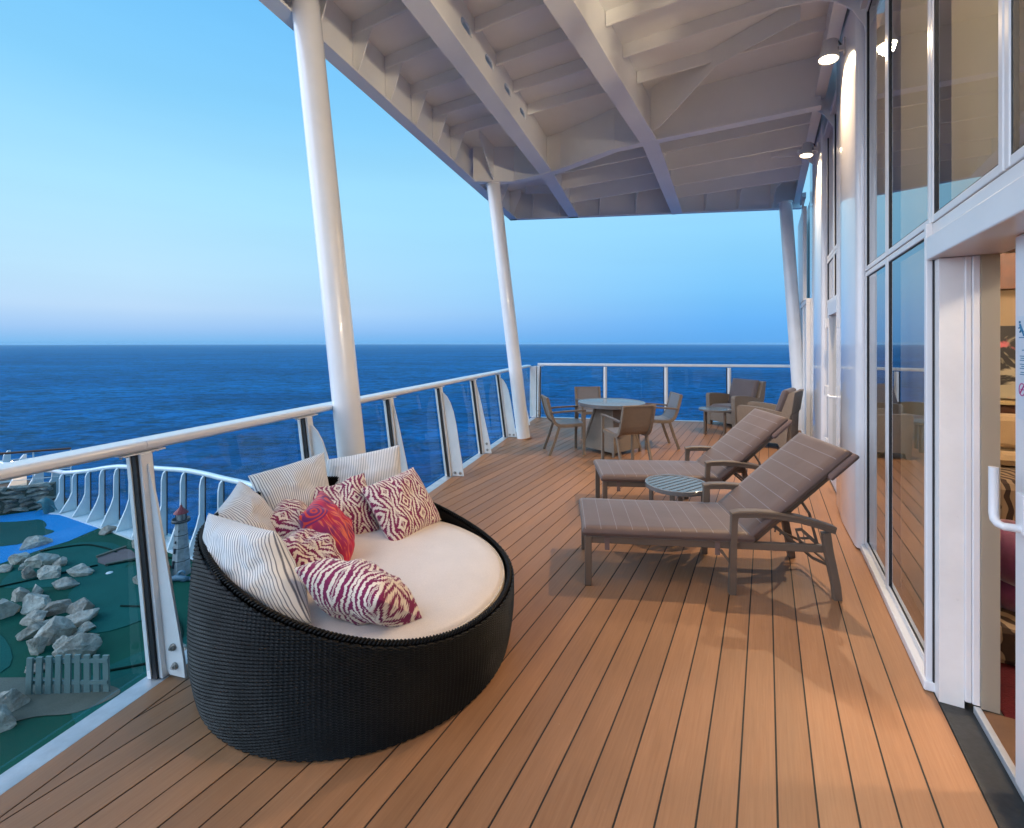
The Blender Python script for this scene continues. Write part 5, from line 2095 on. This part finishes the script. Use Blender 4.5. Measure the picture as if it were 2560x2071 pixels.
# braided rim: three strands wound round one another
for s_ in range(3):
    pts = []
    for i in range(1700):
        th = 2 * math.pi * i / 1700
        zr = rim_zs(math.degrees(th))
        r = body_r(zr) - .016
        w = 2 * math.pi * s_ / 3 + th * 105
        pts.append((CX + (r + .0075 * math.cos(w)) * math.cos(th), CY + (r + .0075 * math.cos(w)) * math.sin(th), zr + .0070 * math.sin(w)))
    mb = MB()
    sd = []
    seg = 6
    vs = []
    for i, p in enumerate(pts):
        th = 2 * math.pi * i / 1700
        er = Vector((math.cos(th), math.sin(th), 0))
        for k in range(seg):
            w = 2 * math.pi * k / seg
            vs.append(Vector(p) + er * .0066 * math.cos(w) + Vector((0, 0, .0066 * math.sin(w))))
    n = len(pts)
    mb.add(vs, [(i * seg + k, ((i + 1) % n) * seg + k, ((i + 1) % n) * seg + (k + 1) % seg, i * seg + (k + 1) % seg) for i in range(n) for k in range(seg)], True)
    mb.build('rim_strand', M['wicker'], db)
# round seat cushion
cz = .400
mb = MB()
prof_ = [(0, cz + .022), (.20, cz + .021), (.38, cz + .018), (.52, cz + .012), (.61, cz + .004), (.686, cz - .010), (.708, cz - .030), (.712, cz - .06), (.708, cz - .12), (.68, cz - .17), (0, cz - .17)]
seg = 96
vs = []
for r, z in prof_:
    for k in range(seg):
        th = 2 * math.pi * k / seg
        dz = noise.noise(Vector((r * math.cos(th) * 3, r * math.sin(th) * 3, 4))) * .008
        vs.append((CX + .012 + r * math.cos(th), CY + r * math.sin(th), z - .055 * (math.cos(th + R(4.5)) * r) + (dz if r < .7 else 0)))
mb.add(vs, [(i * seg + k, (i + 1) * seg + k, (i + 1) * seg + (k + 1) % seg, i * seg + (k + 1) % seg) for i in range(len(prof_) - 1) for k in range(seg)], True)
mb.build('seat_cushion', M['daybed_seat'], db)
mb = MB()
for dz_, rr in ((-.030, .711), (-.050, .715)):
    pts = []
    for k in range(120):
        th = 2 * math.pi * k / 120
        pts.append((CX + .012 + rr * math.cos(th), CY + rr * math.sin(th), cz + dz_ - .055 * (math.cos(th + R(4.5)) * rr)))
    seg = 6
    vs = []
    for k, p in enumerate(pts):
        th = 2 * math.pi * k / 120
        for q in range(seg):
            w = 2 * math.pi * q / seg
            vs.append((p[0] + .0045 * math.cos(w) * math.cos(th), p[1] + .0045 * math.cos(w) * math.sin(th), p[2] + .0045 * math.sin(w)))
    mb.add(vs, [(i * seg + q, ((i + 1) % 120) * seg + q, ((i + 1) % 120) * seg + (q + 1) % seg, i * seg + (q + 1) % seg) for i in range(120) for q in range(seg)], True)
mb.build('piping', M['piping'], db)


# ------------------------------------------------------------------ pillows
def pillow(c4, thick, mat, label, seed, dent=0.0, stripe_turn=False, uvoff=(0, 0), wr=1.0, side=None, name='pillow'):
    """c4: top-left, top-right, bottom-right, bottom-left corners"""
    TL, TR, BR, BL = [Vector(p) for p in c4]
    nrm = (TR - TL + BR - BL).cross(TL - BL + TR - BR).normalized()
    n = 44
    wdt = ((TR - TL).length + (BR - BL).length) / 2
    hgt = ((TL - BL).length + (TR - BR).length) / 2
    off = Vector((seed * 7.3, seed * 3.1, seed * 1.7))
    vs, uv = [], []
    for sgn in (1, -1):
        for j in range(n + 1):
            for i in range(n + 1):
                a, b = i / n * 2 - 1, j / n * 2 - 1
                # sides pulled in between the corners
                pin = .035
                u = a * (1 - pin * (1 - b * b) * abs(a) ** 3)
                v = b * (1 - pin * (1 - a * a) * abs(b) ** 3)
                if dent and b > -.2:
                    v -= dent * max(0, 1 - (a / .55) ** 2) * max(0, b) ** 2
                s_, t_ = (u + 1) / 2, (v + 1) / 2
                p = (BL * (1 - s_) + BR * s_) * (1 - t_) + (TL * (1 - s_) + TR * s_) * t_
                ea, eb = 1 - abs(a) ** 2.4, 1 - abs(b) ** 2.4
                h = (max(ea, 0) ** .52) * (max(eb, 0) ** .52) * thick * .58
                q = Vector((a * 2.1, b * 2.1, sgn * .7)) + off
                wrk = noise.noise(q) * .20 + noise.noise(q * 2.4) * .08
                # radial puckers towards the corners
                ang = math.atan2(1 - abs(b), 1 - abs(a) + 1e-6)
                cr_ = (abs(a) * abs(b)) ** 3
                pk = math.sin(ang * 14 + seed) * .10 * cr_
                h *= 1 + wr * (wrk + pk)
                if dent:
                    h *= 1 - 1.2 * dent * max(0, 1 - (a / .5) ** 2) * max(0, b + .3)
                vs.append(p + nrm * (h * sgn) + nrm * noise.noise(Vector((a, b, seed))) * .01 * wr)
                uu, vv = (a + 1) / 2 * wdt + uvoff[0], (b + 1) / 2 * hgt + uvoff[1]
                uv.append((vv, uu) if stripe_turn else (uu, vv))
    m = (n + 1)
    mb = MB()
    f1 = [(j * m + i, j * m + i + 1, (j + 1) * m + i + 1, (j + 1) * m + i) for j in range(n) for i in range(n)]
    o_ = m * m
    mb.add(vs, f1 + [tuple(o_ + k for k in f[::-1]) for f in f1], True)
    c_ = sum((Vector(p) for p in c4), Vector()) / 4
    ob = mb.build(name, mat, label=label, cat='pillow', group='pillows heaped on the daybed', loc=tuple(c_), uv=uv)
    return ob


tk, ik = M['ticking'], M['ikat']
pillow([(-1.533, 2.740, 0.779), (-1.248, 3.140, 0.826), (-1.10, 2.92, .40), (-1.30, 2.62, .40)], .17, tk, 'navy striped cream pillow at the back, third from the camera along the rim', 1)
pillow([(-1.261, 3.200, 0.758), (-0.793, 3.330, 0.833), (-.70, 3.14, .40), (-1.16, 3.02, .40)], .16, tk, 'navy striped cream pillow at the back in front of the thick column', 2, uvoff=(.003, 0))
pillow([(-1.495, 2.340, 0.681), (-1.537, 2.660, 0.775), (-1.24, 2.64, .40), (-1.26, 2.26, .40)], .19, tk, 'navy striped cream pillow mostly hidden behind the largest striped one', 3)
pillow([(-1.417, 2.200, 0.759), (-1.017, 2.020, 0.745), (-0.797, 1.880, 0.432), (-1.20, 1.97, .38)], .23, tk, 'largest navy striped cream pillow, nearest the camera against the high rim', 4, uvoff=(.002, 0))
pillow([(-1.31, 2.50, .60), (-1.381, 2.840, 0.650), (-1.12, 2.86, .40), (-1.06, 2.46, .40)], .15, ik, 'small magenta and cream ikat pillow between striped pillows and the coral one', 5, uvoff=(.02, .05))
pillow([(-1.316, 2.920, 0.639), (-0.947, 3.020, 0.721), (-0.788, 2.860, 0.382), (-1.12, 2.66, .41)], .15, ik, 'magenta and cream ikat pillow with dented top behind the coral pillow', 6, dent=.13, uvoff=(.05, .0))
pillow([(-0.922, 2.870, 0.665), (-0.670, 3.200, 0.709), (-0.463, 3.090, 0.393), (-0.667, 2.670, 0.389)], .15, ik, 'magenta and cream ikat pillow leaning on its own, farthest over the open seat', 7, uvoff=(.0, .03))
pillow([(-1.10, 2.46, .585), (-1.13, 2.10, .60), (-.86, 2.14, .43), (-.84, 2.46, .42)], .17, ik, 'crumpled magenta and cream ikat pillow wedged under the coral pillow', 8, uvoff=(.03, .09), wr=1.6)
pillow([(-0.893, 1.930, 0.628), (-0.509, 1.830, 0.554), (-0.380, 2.000, 0.384), (-.76, 2.20, .41)], .18, ik, 'long magenta and cream ikat pillow at the front against the low rim', 9, uvoff=(.06, .02), wr=1.3)
pillow([(-1.086, 2.400, 0.667), (-1.086, 2.680, 0.714), (-0.867, 2.570, 0.422), (-0.837, 2.340, 0.396)], .17, M['coral'], 'coral red printed pillow standing on edge in the middle of the heap', 10, wr=1.4)


# ------------------------------------------------------------------ sea air
mb = MB()
mb.box(-15000, 15000, -15000, 15000, -42.5, 6.2)
hz = mb.build('haze', None, kind='stuff')
t = bpy.data.materials.new('haze_air')
t.use_nodes = True
t.node_tree.nodes.clear()
ho = t.node_tree.nodes.new('ShaderNodeOutputMaterial')
hv = t.node_tree.nodes.new('ShaderNodeVolumePrincipled')
hv.inputs['Color'].default_value = (.55, .82, 1.0, 1)
hv.inputs['Density'].default_value = .00005
t.node_tree.links.new(hv.outputs[0], ho.inputs['Volume'])
hz.data.materials.append(t)
